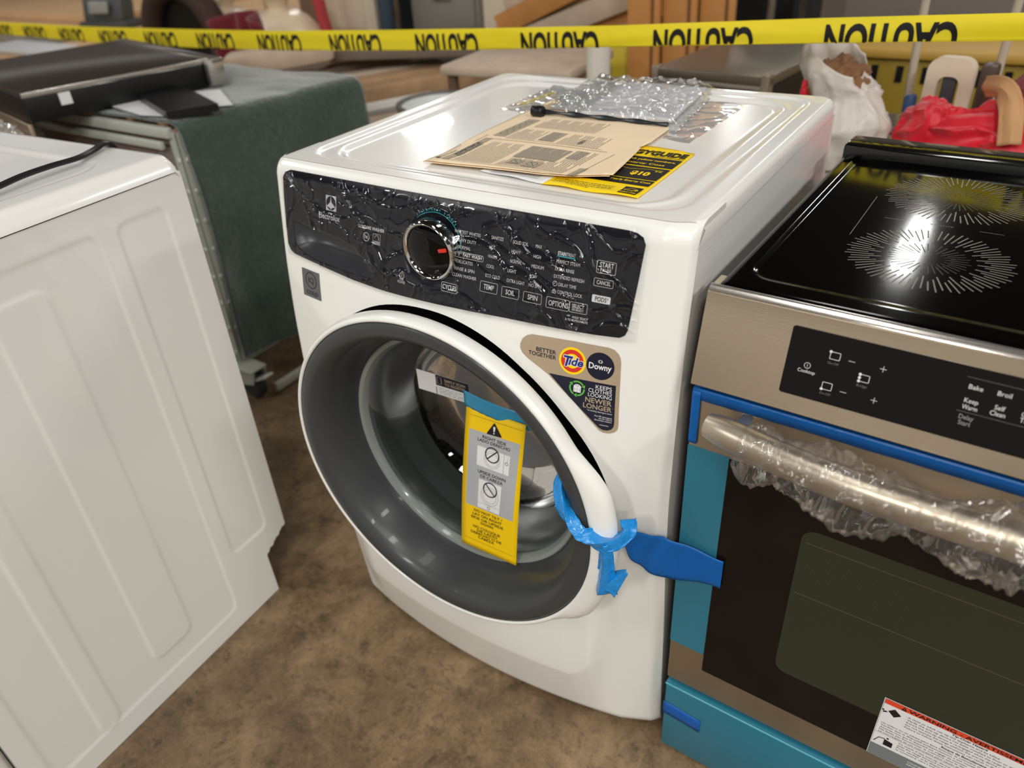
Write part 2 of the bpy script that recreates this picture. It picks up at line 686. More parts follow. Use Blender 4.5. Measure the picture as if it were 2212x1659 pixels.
# left / right / back sheet steel
b = B()
for x, s in ((.0, -1), (WW, 1)):
    def sd(u, v, x=x, s=s):
        yf = SY(.001 if x < .1 else WW-.001, .012+.925*v)-.001
        y = yf*(1-u)+WD*u if u < 1 else WD
        z = .012+.925*v
        if u > 0: y = y
        dep = .0
        for (a0, a1, c0, c1) in ((.10, .28, .12, .82), (.36, .54, .12, .82)):
            dx = max(a0-y, y-a1, c0-z, z-c1)
            dep = max(dep, 1-sst(-.010, .0, dx))
        return V((x-s*.004*dep-s*(.0025), y, z))
    b.grid(60, 40, sd)
b.box((.002, WD-.004, .012), (WW-.002, WD, .937))
for x, xs in ((.0012, .001), (WW-.0012, WW-.001)):
    zz = [.925+.0405*k/12 for k in range(13)]
    pl = [(x, SY(xs, z)+.0004, z) for z in zz]
    b.face(pl+[(x, .10, zz[-1]), (x, .10, zz[0])])
obj('side_panel', b, white, washer)
# inner liner so that nothing shines through
b = B()
b.box((.02, .50, .03), (WW-.02, .60, .92))
b.box((.02, .03, .03), (WW-.02, .60, .06))
obj('base_pan', b, M_black, washer, smooth=False)
for x, y in ((.06, .06), (.626, .06), (.06, .58), (.626, .58)):
    b = B()
    b.lathe([(0, 0), (.02, 0), (.02, .008), (.008, .010), (.008, .03)], 20, (x, y, 0), 'Z')
    obj('foot', b, M_black, washer)

# top panel with its pressed borders
def rr_d(x, y, x0, y0, x1, y1, r):
    qx = abs(x-(x0+x1)/2)-((x1-x0)/2-r)
    qy = abs(y-(y0+y1)/2)-((y1-y0)/2-r)
    return math.hypot(max(qx, 0), max(qy, 0))+min(max(qx, qy), 0)-r
def top_fn(u, v):
    x = WW*u
    y0 = SY(min(max(x, .001), WW-.001), .9675)-.0015
    y = y0+(WD-y0)*v
    z = .968
    r = .012
    for d in (x, WW-x, WD-y):
        if d < r:
            z -= r-math.sqrt(max(0, r*r-(r-d)**2))
    # clipped rear corners
    d1 = rr_d(x, y, .030, .030, .655, .628, .05)
    z -= .0035*(1-sst(-.010, .0, d1))
    d2 = rr_d(x, y, .060, .048, .622, .592, .06)
    z -= .0035*(1-sst(-.012, .0, d2))
    ra = math.exp(-((d2-.006)/.005)**2)*.0018
    z += ra
    cc = max(0, .03-x-(WD-y)) if False else 0
    return V((x, y, z))
b = B()
NU, NVt = 150, 150
def shape_top(u, v):
    # finer sampling by plain grid; corners are rounded in plan
    p = top_fn(u, v)
    R = .030
    for sx in (0, 1):
        cx = R if sx == 0 else WW-R
        cy = WD-R
        dx = (cx-p.x) if sx == 0 else (p.x-cx)
        dy = p.y-cy
        if dx > 0 and dy > 0:
            L = max(dx, dy)
            H = math.hypot(dx, dy)
            k = L/H
            p.x = cx+(-dx if sx == 0 else dx)*k
            p.y = cy+dy*k
            if R-L < .012:
                pass
    return p
vs = b.grid(NU, NVt, shape_top)
foot_y = {}
for i in range(NU+1):
    for j in range(NVt+1):
        p = vs[i][j].co
        xx = min(max(p.x, .001), WW-.001)
        foot_y[vs[i][j]] = p.y+(SY(xx, .94)-SY(xx, .9675))*(1-j/NVt)**6
# skirt
ring = [vs[0][j] for j in range(NVt+1)]+[vs[i][NVt] for i in range(1, NU+1)]+[vs[NU][j] for j in range(NVt-1, -1, -1)]
low = [b.bm.verts.new((v.co.x, foot_y[v], .939)) for v in ring]
for i in range(len(ring)-1):
    b.bm.faces.new([ring[i], ring[i+1], low[i+1], low[i]])
top = obj('top_panel', b, white, washer, angle=60)

# console: drawer front on the left, control board on the right
def sub_poly(P, side):
    bm = bmesh.new()
    f = bm.faces.new([bm.verts.new((p[0], p[1], 0)) for p in P])
    return bm
def con_fn(x, z, lift=0.):
    return V((x, SY(x, z, False)-lift, z))
REC = [(.0431, .8827), (.075, .8795), (.106, .8767), (.1479, .8732), (.1762, .8674), (.1965, .8549), (.210, .845), (.2187, .8362), (.2190, .8310), (.2141, .8284), (.1872, .8275), (.1348, .8284), (.0903, .8309), (.0674, .8350), (.053, .840), (.0465, .8465), (.0425, .862)]
def half(left):
    P = []
    g = .0007
    zsp = [.8161, .83, .85, .8628, .8828, .90, .916, .935, .9557]
    if left:
        for p in CON:
            if p[0] < split_x(p[1])-g:
                P.append(p)
        # CON runs top-left -> right -> bottom -> left; insert the split going down
        i = max(k for k, p in enumerate(P) if p[1] > .95)
        ins = [(split_x(z)-g, z) for z in reversed(zsp)]
        P = P[:i+1]+ins+P[i+1:]
    else:
        P = [p for p in CON if p[0] > split_x(p[1])+g]
        P = P+[(split_x(z)+g, z) for z in zsp]
    return P
class Sheet(B):
    pass
def sheet(poly, fn, step, hole=None, lift=0., edge=.004):
    """2D polygon -> surface-following skin with a turned-in rim"""
    bm = bmesh.new()
    vo = [bm.verts.new((p[0], p[1], 0)) for p in poly]
    es = [bm.edges.new((vo[i], vo[(i+1) % len(vo)])) for i in range(len(vo))]
    if hole:
        vh = [bm.verts.new((p[0], p[1], 0)) for p in hole]
        es += [bm.edges.new((vh[i], vh[(i+1) % len(vh)])) for i in range(len(vh))]
        bmesh.ops.triangle_fill(bm, edges=es, use_beauty=True)
    else:
        bm.faces.new(vo)
    xs = [p[0] for p in poly]
    ys = [p[1] for p in poly]
    for ax, lo, hi in ((0, min(xs), max(xs)), (1, min(ys), max(ys))):
        k = math.floor(lo/step)+1
        while k*step < hi:
            co = [0, 0, 0]
            no = [0, 0, 0]
            co[ax] = k*step
            no[ax] = 1
            bmesh.ops.bisect_plane(bm, geom=bm.verts[:]+bm.edges[:]+bm.faces[:], plane_co=co, plane_no=no)
            k += 1
    be = [e for e in bm.edges if e.is_boundary]
    flat = {v: (v.co.x, v.co.y) for v in bm.verts}
    r = bmesh.ops.extrude_edge_only(bm, edges=be)
    new = [g for g in r['geom'] if isinstance(g, bmesh.types.BMVert)]
    for v in new:
        x, y = v.co.x, v.co.y
        v.co = fn(x, y, lift-edge)
    for v, (x, y) in flat.items():
        v.co = fn(x, y, lift)
    return bm
drawer_bm = sheet(half(True), con_fn, .01, REC, lift=.0016)
panel_bm = sheet(half(False), con_fn, .01, None, lift=.0016)
# scooped grip of the drawer
b = B()
n = len(REC)
rcx, rcz = .128, .850
def rec_ring(k):
    t = k/8
    sc = 1-.9*t**1.6
    out = []
    for p in REC:
        x, z = rcx+(p[0]-rcx)*sc+.01*t, rcz+(p[1]-rcz)*sc+.004*t
        q = con_fn(x, z)
        deep = .030*math.sin(min(1, t*1.15)*math.pi/2)*(1.0 if z > .80 else 1)
        out.append(V((q.x, q.y-.0016+deep, q.z)))
    return out
rings = [[b.bm.verts.new(p) for p in rec_ring(k)] for k in range(9)]
for k in range(8):
    for i in range(n):
        b.bm.faces.new([rings[k][i], rings[k][(i+1) % n], rings[k+1][(i+1) % n], rings[k+1][i]])
b.bm.faces.new(rings[8])
grip = obj('grip_recess', b, mat('grip_grey', (56, 57, 60), .3), None, label='dark grey scooped hand grip of the detergent drawer')

# printing on the control board
TXT = [('WHITEST WHITES', .3609, .9170, .403), ('HEAVY DUTY', .3648, .9067, .3971), ('NORMAL', .3675, .8980, .3891), ('DELICATES', .3687, .8797, .3945),
       ('RINSE & SPIN', .3665, .8703, .3986), ('CLEAN WASHER', .3631, .8618, .4025), ('SANITIZE', .4201, .9179, .4387), ('HOT', .4185, .9059, .4274), ('WARM', .4174, .8941, .4307),
       ('COOL', .4166, .8816, .4288), ('ECO COLD', .4164, .8696, .4388), ('SOLID SOIL', .4533, .9175, .4761), ('HEAVY', .4524, .9058, .466),
       ('NORMAL', .4517, .8936, .469), ('LIGHT', .4493, .8814, .4623), ('EXTRA LIGHT', .4497, .8690, .4763), ('MAX', .4867, .9175, .4957), ('HIGH', .485, .9049, .4956),
       ('MEDIUM', .4837, .8927, .5015), ('LOW', .4829, .8803, .4929), ('NO SPIN', .4826, .8690, .5005), ('PERFECT STEAM', .5182, .9044, .5506),
       ('EXTRA RINSE', .5172, .8951, .5438), ('EXTENDED REFRESH', .5167, .8860, .5585), ('DELAY TIME', .5243, .8768, .5487), ('CONTROL LOCK', .524, .8675, .5581)]
ik = Ink(lambda u, v, l: con_fn(u, v, .0018+l), .012)
for t, x0, z0, x1 in TXT:
    ik.text(t, x0, z0, x1, M_ink_w, h=.0042)
for t, x0, z0, x1, h in (('CYCLES', .3486, .8420, .3717, .0062), ('TEMP', .4152, .8540, .4313, .0062), ('SOIL', .4496, .8532, .4632, .0062), ('SPIN', .4828, .8530, .4971, .0062), ('OPTIONS', .5133, .8512, .5408, .0064),
                         ('SELECT', .5461, .8540, .5625, .0047), ('DE-SELECT', .5465, .8504, .562, .0026), ("HOLD 'SELECT'", .5479, .8409, .5695, .0027), ('3s TO MUTE/UNMUTE', .5383, .8368, .5694, .0027),
                         ('CANCEL', .5751, .8884, .5935, .0048), ('START', .5767, .9092, .595, .0060), ('PAUSE', .578, .9042, .5921, .0037)):
    ik.text(t, x0, z0, x1, M_ink_w, h=h, bold=.012)
ik.text('STAIN', .5188, .9142, .5306, M_ink_w, h=.0043, bold=.03)
ik.text('TREAT', .5311, .9142, .5432, M_ink_w, h=.0043)
ik.line((.5183, .9128), (.5430, .9128), .0011, M_ink_cy)
ik.text('18', .3682, .8889, .3718, M_ink_w, h=.0046, bold=.03)
ik.text('MIN', .3724, .8913, .3760, M_ink_w, h=.0020)
ik.text('FAST WASH', .3775, .8889, .4077, M_ink_w, h=.0046, bold=.02, shear=.15)
def box_(x0, z0, x1, z1, w=.0005, r=.0015, m=M_ink_w):
    ik.band(rrect(x0, z0, x1, z1, r, 3), w, m)
for q in ((.3654, .8870, .4104, .8942), (.3468, .8388, .3730, .8507), (.4097, .8502, .4366, .8634), (.4436, .8495, .4695, .8625), (.4763, .8493, .5028, .8618),
          (.5100, .8478, .5418, .8613), (.5427, .8482, .5666, .8608), (.5728, .9020, .5978, .9167), (.5714, .8858, .5966, .8952)):
    box_(*q)
ik.poly(rrect(.5711, .8657, .5956, .8750, .0015, 3), M_ink_w)
ik.text('PODS', .5756, .8677, .5905, M_ink_bk, h=.0056, lift=.0009, bold=.01)
ik.text('®', .5910, .8708, .5930, M_ink_bk, h=.0022, lift=.0009)
# clock, padlock, mute and power icons
ik.band(circ(.5193, .8790, .0029), .0006, M_ink_w)
ik.line((.5193, .8790), (.5193, .8810), .0005, M_ink_w)
ik.line((.5193, .8790), (.5178, .8790), .0005, M_ink_w)
ik.band(rrect(.5166, .8672, .5214, .8702, .0006, 2), .0006, M_ink_w)
ik.band(circ(.5190, .8704, .0015, 10, a0=0, a1=180), .0006, M_ink_w, closed=False)
ik.line((.5190, .8680), (.5190, .8694), .0009, M_ink_w)
ik.band([(.5400, .8430), (.5410, .8430), (.5421, .8443), (.5421, .8417), (.5410, .8430)], .0005, M_ink_w)
ik.line((.5427, .8421), (.5445, .8441), .0005, M_ink_w)
ik.line((.5427, .8441), (.5445, .8421), .0005, M_ink_w)
PX_, PZ_ = .2749, .8447
ik.band(circ(PX_, PZ_, .0040), .0007, M_ink_w)
ik.line((PX_, PZ_-.002), (PX_, PZ_+.002), .0007, M_ink_w)
for k in range(5):
    a = math.radians(235+k*17)
    ik.line((PX_+.0052*math.cos(a), PZ_+.0052*math.sin(a)), (PX_+.0066*math.cos(a), PZ_+.0066*math.sin(a)), .0006, M_ink_w)
ik.text('POWER', .2678, .8340, .2818, M_ink_w, h=.0038)
for i, (x0, z0) in enumerate([(x, z) for x, zs in ((.4160, (.9198, .9078, .8960, .8836, .8716)), (.4490, (.9198, .9078, .8956, .8834, .8710)), (.4825, (.9196, .9070, .8948, .8824, .8710)), (.5145, (.9162, .9064, .8970, .8880))) for z in zs]):
    ik.poly(circ(x0, z0, .0005, 8), M_ink_gy)
# cyan arc and lettering round the dial
KX, KZ = .3265, .8895
ik.band(circ(KX, KZ, .0478, 30, a0=5, a1=130), .0007, M_ink_cy, closed=False)
arc = 'STAINTREAT STAGES'
for i, ch in enumerate(arc):
    if ch == ' ':
        continue
    vs, fs, w = glyphs(ch)
    a = math.radians(128-i*5.0)
    k = .0029/CAP
    ca, sa = math.cos(a), math.sin(a)
    ik._add([(KX+ca*(.0495+v[1]*k)+sa*v[0]*k, KZ+sa*(.0495+v[1]*k)-ca*v[0]*k) for v in vs], fs, M_ink_cy, .0006)
panel = ik.join('control_panel', panel_bm, [M_console], washer, 'black control panel with white printed programme names')

ik = Ink(lambda u, v, l: con_fn(u, v, .0018+l), .012)
M_silver = mat('print_silver', (200, 200, 208), .4)
LX, LZ = .1298, .9208
ik.rect(LX-.0108, LZ-.0108, LX+.0108, LZ+.0108, M_silver)
ik.poly(circ(LX, LZ, .0100, 36), M_console, .0006)
ik.poly([(LX, LZ+.0098), (LX+.0014, LZ+.0016), (LX+.0088, LZ-.0046), (LX, LZ-.0018), (LX-.0088, LZ-.0046), (LX-.0014, LZ+.0016)], M_silver, .0008)
ik.poly([(LX, LZ-.0018), (LX+.0088, LZ-.0046), (LX+.0014, LZ-.0070), (LX, LZ-.0098), (LX-.0014, LZ-.0070), (LX-.0088, LZ-.0046)], M_silver, .0008)
ik.text('Electrolux', .1035, .8968, .1481, M_silver, h=.0080, bold=.012)
ik.text('LUXCARE WASHER', .187, .8965, .2375, M_ink_w, h=.0043, bold=.015)
ik.band(circ(.2028, .8855, .0058), .0006, M_ink_w)
ik.text('he', .1994, .8832, .2062, M_ink_w, h=.0062)
ik.band([(.2160, .8779), (.2304, .8781), (.2304, .8921), (.2165, .8924)], .0005, M_ink_w)
ik.band(circ(.2235, .8865, .0040, 20, a0=0, a1=180), .0005, M_ink_w, closed=False)
ik.band([(.2265, .8862), (.2285, .8852), (.2265, .8842)], .0005, M_ink_w)
for k in range(3):
    ik.line((.2170, .8792+k*.0015), (.2296, .8792+k*.0015), .0006, M_ink_w)
drawer = ik.join('detergent_drawer_front', drawer_bm, [M_console], washer, 'black detergent drawer front with a silver square emblem')
grip.parent = drawer

# the dial
b = B()
kc = V((.3285, -.0, .8915))
yb = con_fn(.3285, .8915).y
b.lathe([(.0395, yb), (.0425, yb), (.0432, yb-.013), (.0424, yb-.0175), (.0400, yb-.0190), (.0372, yb-.0180), (.0358, yb-.0150), (.0352, yb-.013)], 72, (kc.x, 0, kc.z))
dial = obj('dial_ring', b, M_chrome, panel, label='polished chrome ring round the selector dial', angle=50)
b = B()
b.lathe([(.0362, yb-.013), (.0355, yb-.0158), (.030, yb-.0185), (.018, yb-.0208), (.0, yb-.0215)], 64, (kc.x, 0, kc.z))
face = obj('dial_face', b, mat('dial_black', (5, 4, 5), .05, spec=.35), dial, label='glossy black dial face')
b = B()
b.box((kc.x+.022, yb-.0214, kc.z+.0055), (kc.x+.0350, yb-.0182, kc.z+.0105), .0006, tilt=Matrix.Rotation(math.radians(-14), 4, 'Y'))
obj('dial_pointer', b, M_red, dial, label='red pointer mark on the dial')

# crinkled clear film over the console
def film_fn(u, v):
    x = .0205+u*.614
    zt = .9585+.004*sst(.5, 1, u)
    zb = interp(x, [0, .03, .1, .16, .24, .34, .45, .54, .6, .64], [.828, .826, .821, .816, .813, .815, .819, .8205, .822, .826])
    z = zb+(zt-zb)*v
    p = V((x, z, 0))
    h = .0025
    w = V((noise.noise(p*22), noise.noise(p*22+V((9, 3, 1))), 0))*.010
    q = p+w
    h += .0060*ridge(q+V((2.3, .7, 0)), 12, 20)+.0034*ridge(q+V((7.1, 4.2, 1)), 21, 20)+.0007*ridge(q+V((3.1, 8.2, 5)), 34, 14)+.0003*noise.noise(p*50)
    h += .0030*ridge(V((q.x*.55+q.y, q.y*.8-q.x*.2, 4.4)), 17, 22)
    e = min(u*.616, (1-u)*.616, v*.15, (1-v)*.15)
    h = .0028+(h-.0025)*sst(0, .012, e)
    dk = math.hypot(x-kc.x, z-kc.z)
    h = h+(.015)*(1-sst(.0425, .052, dk)) if dk < .052 else h
    pt = con_fn(x, min(z, .966), 0)
    return V((pt.x, pt.y-h, z))
def keepfilm(q):
    c = sum((v.co for v in q), V())/4
    if math.hypot(c.x-kc.x, c.z-kc.z) < .0438:
        return False
    return inpoly(c.x, c.z, REC) is False
b = B()
b.grid(440, 110, film_fn, keep=keepfilm)
obj('protective_film', b, film_mat('clear_film', refl=.008, rough=.08, haze=.0, peak=.6), panel, label='crinkled clear protective film over the control panel', angle=80)

# small grey label under the drawer
ik = Ink(lambda u, v, l: V((u, SY(u, v)-l, v)), .01)
M_pew = mat('pewter_label', (104, 106, 108), .35, .4)
BG = [(.0528, .8092), (.0966, .8088), (.0966, .7636), (.0505, .7630)]
ik.poly(BG, M_pew, .0006)
ik.band(circ(.0745, .7922, .0130, 30), .0014, M_ink_bk, .0009)
ik.text('IQ', .0678, .7880, .0812, M_ink_bk, h=.0095, lift=.0009)
ik.text('COLD', .0600, .7680, .0890, M_ink_bk, h=.0066, lift=.0009, bold=.02)
ik.build('cold_wash_label', washer, 'square pewter grey label with dark lettering')

# tan and navy sticker right of the door
ik = Ink(lambda u, v, l: V((u, SY(u, v)-l, v)), .012)
ST = [(.4775, .7860), (.4772, .7925), (.4800, .8000), (.4860, .8055), (.4937, .8085), (.5533, .8108), (.6000, .8111), (.6075, .8095), (.6130, .8050), (.6160, .8000), (.6173, .7940), (.6203, .7038), (.6195, .6970), (.6160, .6925), (.6110, .6897), (.6060, .6885), (.6005, .6885), (.5950, .6905), (.5594, .7253), (.5203, .7579), (.4884, .7747), (.4810, .7800)]
ik.poly(ST, M_tan, .0005)
ik.text('BETTER', .5011, .7876, .5299, M_navy, h=.0054, lift=.0008, bold=.015)
ik.text('TOGETHER', .4902, .7806, .5303, M_navy, h=.0054, lift=.0008, bold=.015)
tx, tz = .5530, .7838
ik.poly(circ(tx, tz, .0187, 48), M_yel, .0007)
ik.poly(circ(tx, tz, .0155, 48), M_red, .0009)
ik.poly(circ(tx, tz, .0100, 40), M_yel, .0011)
for dx, m_, bo, lf in ((0, M_wlabel, .075, .0013), (0, M_tideblue, .03, .0015)):
    ik.text('T', .5385-(bo-.03)*.02, .7762, None, m_, h=.0138, bold=bo, lift=lf, shear=.22)
    ik.text('ide', .5478-(bo-.03)*.02, .7785, .5676+(bo-.03)*.02, m_, h=.0108, bold=bo, lift=lf, shear=.22)
dx_, dz_ = .5908, .7840
ik.poly(circ(dx_, dz_, .0187, 48), M_navy, .0007)
ik.text('Downy', .5757, .7795, .6060, M_wlabel, h=.0080, lift=.0009, bold=.02)
ik.band(circ(dx_, .7905, .0028, 20, ry=.0020), .0005, M_wlabel, .0009)
ik.band(circ(dx_, .7905, .0015, 16, ry=.0020), .0005, M_wlabel, .0009)
NV_ = [(.5213, .7600), (.6134, .7612), (.6148, .7059), (.6140, .7000), (.6110, .6955), (.6060, .6930), (.6005, .6925), (.5945, .6948)]
ik.poly(NV_, M_navy, .0007)
for t, x0, z0, x1, h, m_, bo in (('KEEPS', .5871, .7522, .6086, .0054, M_wlabel, 0), ('CLOTHES', .5777, .7460, .6091, .0054, M_wlabel, 0), ('LOOKING', .5776, .7396, .6093, .0054, M_wlabel, 0),
                                 ('NEWER', .5742, .7308, .6100, .0070, M_tan, .02), ('LONGER', .5717, .7219, .6105, .0070, M_tan, .02), ('*vs leading detergent alone', .5774, .7180, .6113, .0022, M_wlabel, 0),
                                 ('Any HE detergents', .5876, .7116, .6116, .0022, M_wlabel, 0), ('can be used in', .5937, .7087, .6118, .0022, M_wlabel, 0), ('Electrolux washers', .5884, .7056, .6115, .0022, M_wlabel, 0), ('A22844501', .5951, .6992, .6074, .0015, M_wlabel, 0), ('*', .6110, .7255, .6122, .0026, M_tan, 0)):
    ik.text(t, x0, z0, x1, m_, h=h, lift=.0009, bold=bo)
rx, rz_ = .5620, .7470
_dx, _dz = .0105, .0152
ik.poly([(.5468+_dx, .7265+_dz), (.5568+_dx, .7262+_dz), (.5570+_dx, .7352+_dz), (.5543+_dx, .7378+_dz), (.5494+_dx, .7378+_dz), (.5467+_dx, .7350+_dz)], M_wlabel, .0010)
for a, c in (((.5519, .7345), (.5519, .7264)), ((.5492, .7376), (.5519, .7347)), ((.5545, .7376), (.5519, .7347)), ((.5482, .7305), (.5508, .7305)), ((.5532, .7305), (.5556, .7305)), ((.5482, .7335), (.5482, .7265)), ((.5556, .7335), (.5556, .7265)), ((.5495, .7376), (.5500, .7348)), ((.5541, .7376), (.5538, .7348))):
    ik.line((a[0]+_dx, a[1]+_dz), (c[0]+_dx, c[1]+_dz), .0003, M_navy, .0012)
for a0 in (35, 155, 275):
    ik.band(circ(rx, rz_, .0098, 14, a0=a0, a1=a0+88), .0022, M_green, .0009, closed=False)
    a = math.radians(a0-4)
    t = V((math.cos(a), math.sin(a)))
    nn = V((t.y, -t.x))
    c = V((rx, rz_))+t*.0098
    ik.poly([tuple(c+t*.0030), tuple(c-t*.0030), tuple(c+nn*.0042)], M_green, .0009)
ik.build('detergent_sticker', washer, 'tan and navy rounded triangular sticker with two round logos')

# ------------------------------------------------------------------ the door
def well_fn(u, v):
    a = u*2*math.pi
    k = v*3
    rad = well_r(a)+(0 if k < 1 else -.004 if k < 2 else -.016 if k < 3 else -.055)
    x, z = CX+rad*math.cos(a), CZ+rad*math.sin(a)
    return V((x, SY(max(0, min(x, .67)), z, False)+(0, .012, .03, .036)[int(k+.01)], z))
b = B()
b.grid(120, 3, well_fn, wrap=True)
obj('door_well', b, M_black, washer, label='black recess round the door', angle=60)
# skin between the square grid and the round opening
b = B()
b.grid(120, 8, lambda u, v: (lambda a: (lambda r: V((CX+r*math.cos(a), SY(max(0, min(CX+r*math.cos(a), .686)), CZ+r*math.sin(a))-.0003, CZ+r*math.sin(a))))(well_r(a)+v*min(.022, max(.004, abs((.330 if abs(math.cos(a)) > .9 else 1)/max(abs(math.cos(a)), .01))-well_r(a)))))(u*2*math.pi), wrap=True)
obj('opening_rim', b, white_pl, washer, angle=60)
def flange(a, r, d):
    a = math.degrees(a)
    if a > 180: a -= 360
    w = sst(40, 22, 0) if False else (sst(-44, -31, a)*(1-sst(16, 34, a)))
    k = sst(.2765, .2820, r) if d > -.110 and d < -.094 else sst(.2765, .2850, r)
    return r+.024*w*k
door = obj('door_ring', (lambda b: (b.lathe([(.240, -.066), (.256, -.078), (.269, -.088), (.2785, -.0955), (.2825, -.1010), (.2830, -.1060), (.2826, -.1140), (.2806, -.1195), (.2775, -.1222), (.2745, -.1222), (.2730, -.1200)], 128, (CX, 0, CZ), rfn=flange), b)[1])(B()), white_pl, washer, label='white outer door ring with a grip flange', angle=60)
b = B()
b.lathe([(.2737, -.1165), (.2735, -.1190), (.268, -.1225), (.258, -.1225), (.248, -.118), (.2385, -.107), (.231, -.092), (.225, -.074), (.2195, -.055), (.2170, -.044), (.2150, -.041)], 128, (CX, 0, CZ))
obj('door_trim', b, M_char, door, label='charcoal dished inner door ring', angle=60)
b = B()
b.lathe([(.236, -.056), (.23, -.048), (.215, -.030), (.20, -.02)], 64, (CX, 0, CZ))
obj('door_back', b, M_rubber, door)
# bowl of glass
gm = bpy.data.materials.new('door_glass')
gm.use_nodes = True
nt = gm.node_tree
nt.nodes.clear()
o_ = nt.nodes.new('ShaderNodeOutputMaterial')
t_ = nt.nodes.new('ShaderNodeBsdfTransparent')
t_.inputs[0].default_value = (.66, .69, .68, 1)
g_ = nt.nodes.new('ShaderNodeBsdfGlossy')
g_.inputs['Roughness'].default_value = .02
f_ = nt.nodes.new('ShaderNodeFresnel')
f_.inputs[0].default_value = 1.5
x_ = nt.nodes.new('ShaderNodeMixShader')
nt.links.new(f_.outputs[0], x_.inputs[0])
nt.links.new(t_.outputs[0], x_.inputs[1])
nt.links.new(g_.outputs[0], x_.inputs[2])
nt.links.new(x_.outputs[0], o_.inputs[0])
b = B()
b.lathe([(.180, .060), (.170, .078), (.15, .088), (.11, .096), (.06, .100), (.0, .101)], 96, (CX, 0, CZ))
glass = obj('door_glass', b, gm, door, label='clear end of the bowl-shaped door glass', angle=60)
b = B()
b.lathe([(.2160, -.043), (.2080, -.040), (.200, -.030), (.192, -.005), (.186, .030), (.1795, .061)], 96, (CX, 0, CZ))
obj('glass_wall', b, film_mat('glass_wall', (190, 200, 198), .01, .28, haze=.22, opac_rgb=(92, 98, 95)), glass, label='smoky side wall of the door glass', angle=60)
# thick glass lip seen as a light band
b = B()
b.lathe([(.2162, -.0445), (.2140, -.0460), (.2080, -.0440), (.2035, -.036), (.2020, -.026)], 96, (CX, 0, CZ))
obj('glass_lip', b, mat('glass_lip', (150, 156, 151), .2, coat=.6, alpha=.8), door, label='pale frosted lip of the door glass')
# gasket, drum
b = B()
b.lathe([(.252, -.02), (.235, .0), (.228, .02), (.236, .035), (.225, .05), (.212, .055), (.222, .075), (.235, .085), (.240, .10)], 80, (CX, 0, CZ))
obj('door_gasket', b, M_rubber, washer, label='grey rubber door gasket')
dm = mat('drum_steel', (118, 114, 108), .45, .9)
nt = dm.node_tree
bs = nt.nodes['Principled BSDF']
tc = nt.nodes.new('ShaderNodeTexCoord')
vo = nt.nodes.new('ShaderNodeTexVoronoi')
vo.inputs['Scale'].default_value = 75
vo.inputs['Randomness'].default_value = 0.25
rp = nt.nodes.new('ShaderNodeValToRGB')
rp.color_ramp.elements[0].position = .24
rp.color_ramp.elements[0].color = (.01, .01, .01, 1)
rp.color_ramp.elements[1].position = .32
rp.color_ramp.elements[1].color = (*lin((118, 114, 108)), 1)
nt.links.new(tc.outputs['Object'], vo.inputs['Vector'])
nt.links.new(vo.outputs['Distance'], rp.inputs[0])
nt.links.new(rp.outputs[0], bs.inputs['Base Color'])
b = B()
b.lathe([(.236, .095), (.246, .11), (.248, .46), (.24, .475), (.05, .48), (.0, .48)], 80, (CX, 0, CZ))
drum = obj('drum', b, dm, washer, label='perforated stainless steel drum')
for a in (75, 195, 315):
    b = B()
    ar = math.radians(a)
    def lf(u, v, ar=ar):
        w = (u-.5)*.09
        h = .055*math.cos((u-.5)*math.pi)**.6*math.sin(min(1, max(0, v))*math.pi)**.35 if 0 < u < 1 else 0
        r = .247-h
        p = V((math.cos(ar), 0, math.sin(ar)))*r+V((-math.sin(ar), 0, math.cos(ar)))*w
        return V((CX+p.x, .13+v*.32, CZ+p.z))
    b.grid(14, 20, lf)
    obj('drum_vane', b, mat('vane_grey', (96, 96, 94), .4), drum, label='grey plastic drum vane')

# ------------------------------------------------------------------ things stuck to or lying on the washer
# yellow hang tag on the glass
_t0, _t1 = V((.331, -.002, .61)), V((.331, -.056, .35))
_dn = (_t1-_t0)/math.hypot(.054, .26)
def tag_fn(u, v, l):
    t = -v
    bend = .004*math.sin(t/.26*math.pi)
    return _t0+V((u, 0, 0))+_dn*t+V((0, -l-bend, -l*.2))
tagp = thing('warning_tag', 'yellow transit warning tag hanging in front of the washer door glass', 'tag', (0, 0, 0))
b = B()
def tg(u, v):
    return tag_fn(u*.112-.0+(-.006 if False else 0), -v*.262, 0)
b.grid(8, 30, tg)
obj('card', b, [mat('tag_yellow', (250, 206, 0), .45)], tagp, solid=.0006)
ik = Ink(tag_fn, .02)
ik.line((.007, -.0125), (.1059, -.0110), .0005, M_ink_bk)
ik.line((.0055, -.2452), (.1050, -.2452), .0005, M_ink_bk)
ik.poly(roundpoly([(.0556, -.0125), (.0415, -.0358), (.0720, -.0340)], .003), M_ink_bk, .0010)
ik.poly([(.0540, -.0195), (.0585, -.0195), (.0574, -.0280), (.0552, -.0280)], M_wlabel, .0014)
ik.poly(circ(.0563, -.0308, .0014, 12), M_wlabel, .0014)
ik.poly([(.0088, -.0365), (.1056, -.0345), (.1020, -.1765), (.0087, -.1765)], mat('tag_grey', (178, 180, 182), .5), .0006)
for t, x0, z0, x1, h in (('RIGHT SIDE', .0349, -.0452, .0801, .0052), ('LADO DERECHO', .0261, -.0522, .0883, .0052), ('UPSIDE DOWN', .0302, -.1085, .0842, .0052), ('DE CABEZA', .0355, -.1160, .0791, .0052)):
    ik.text(t, x0, z0, x1, M_ink_bk, h=h, lift=.0010, bold=.015)
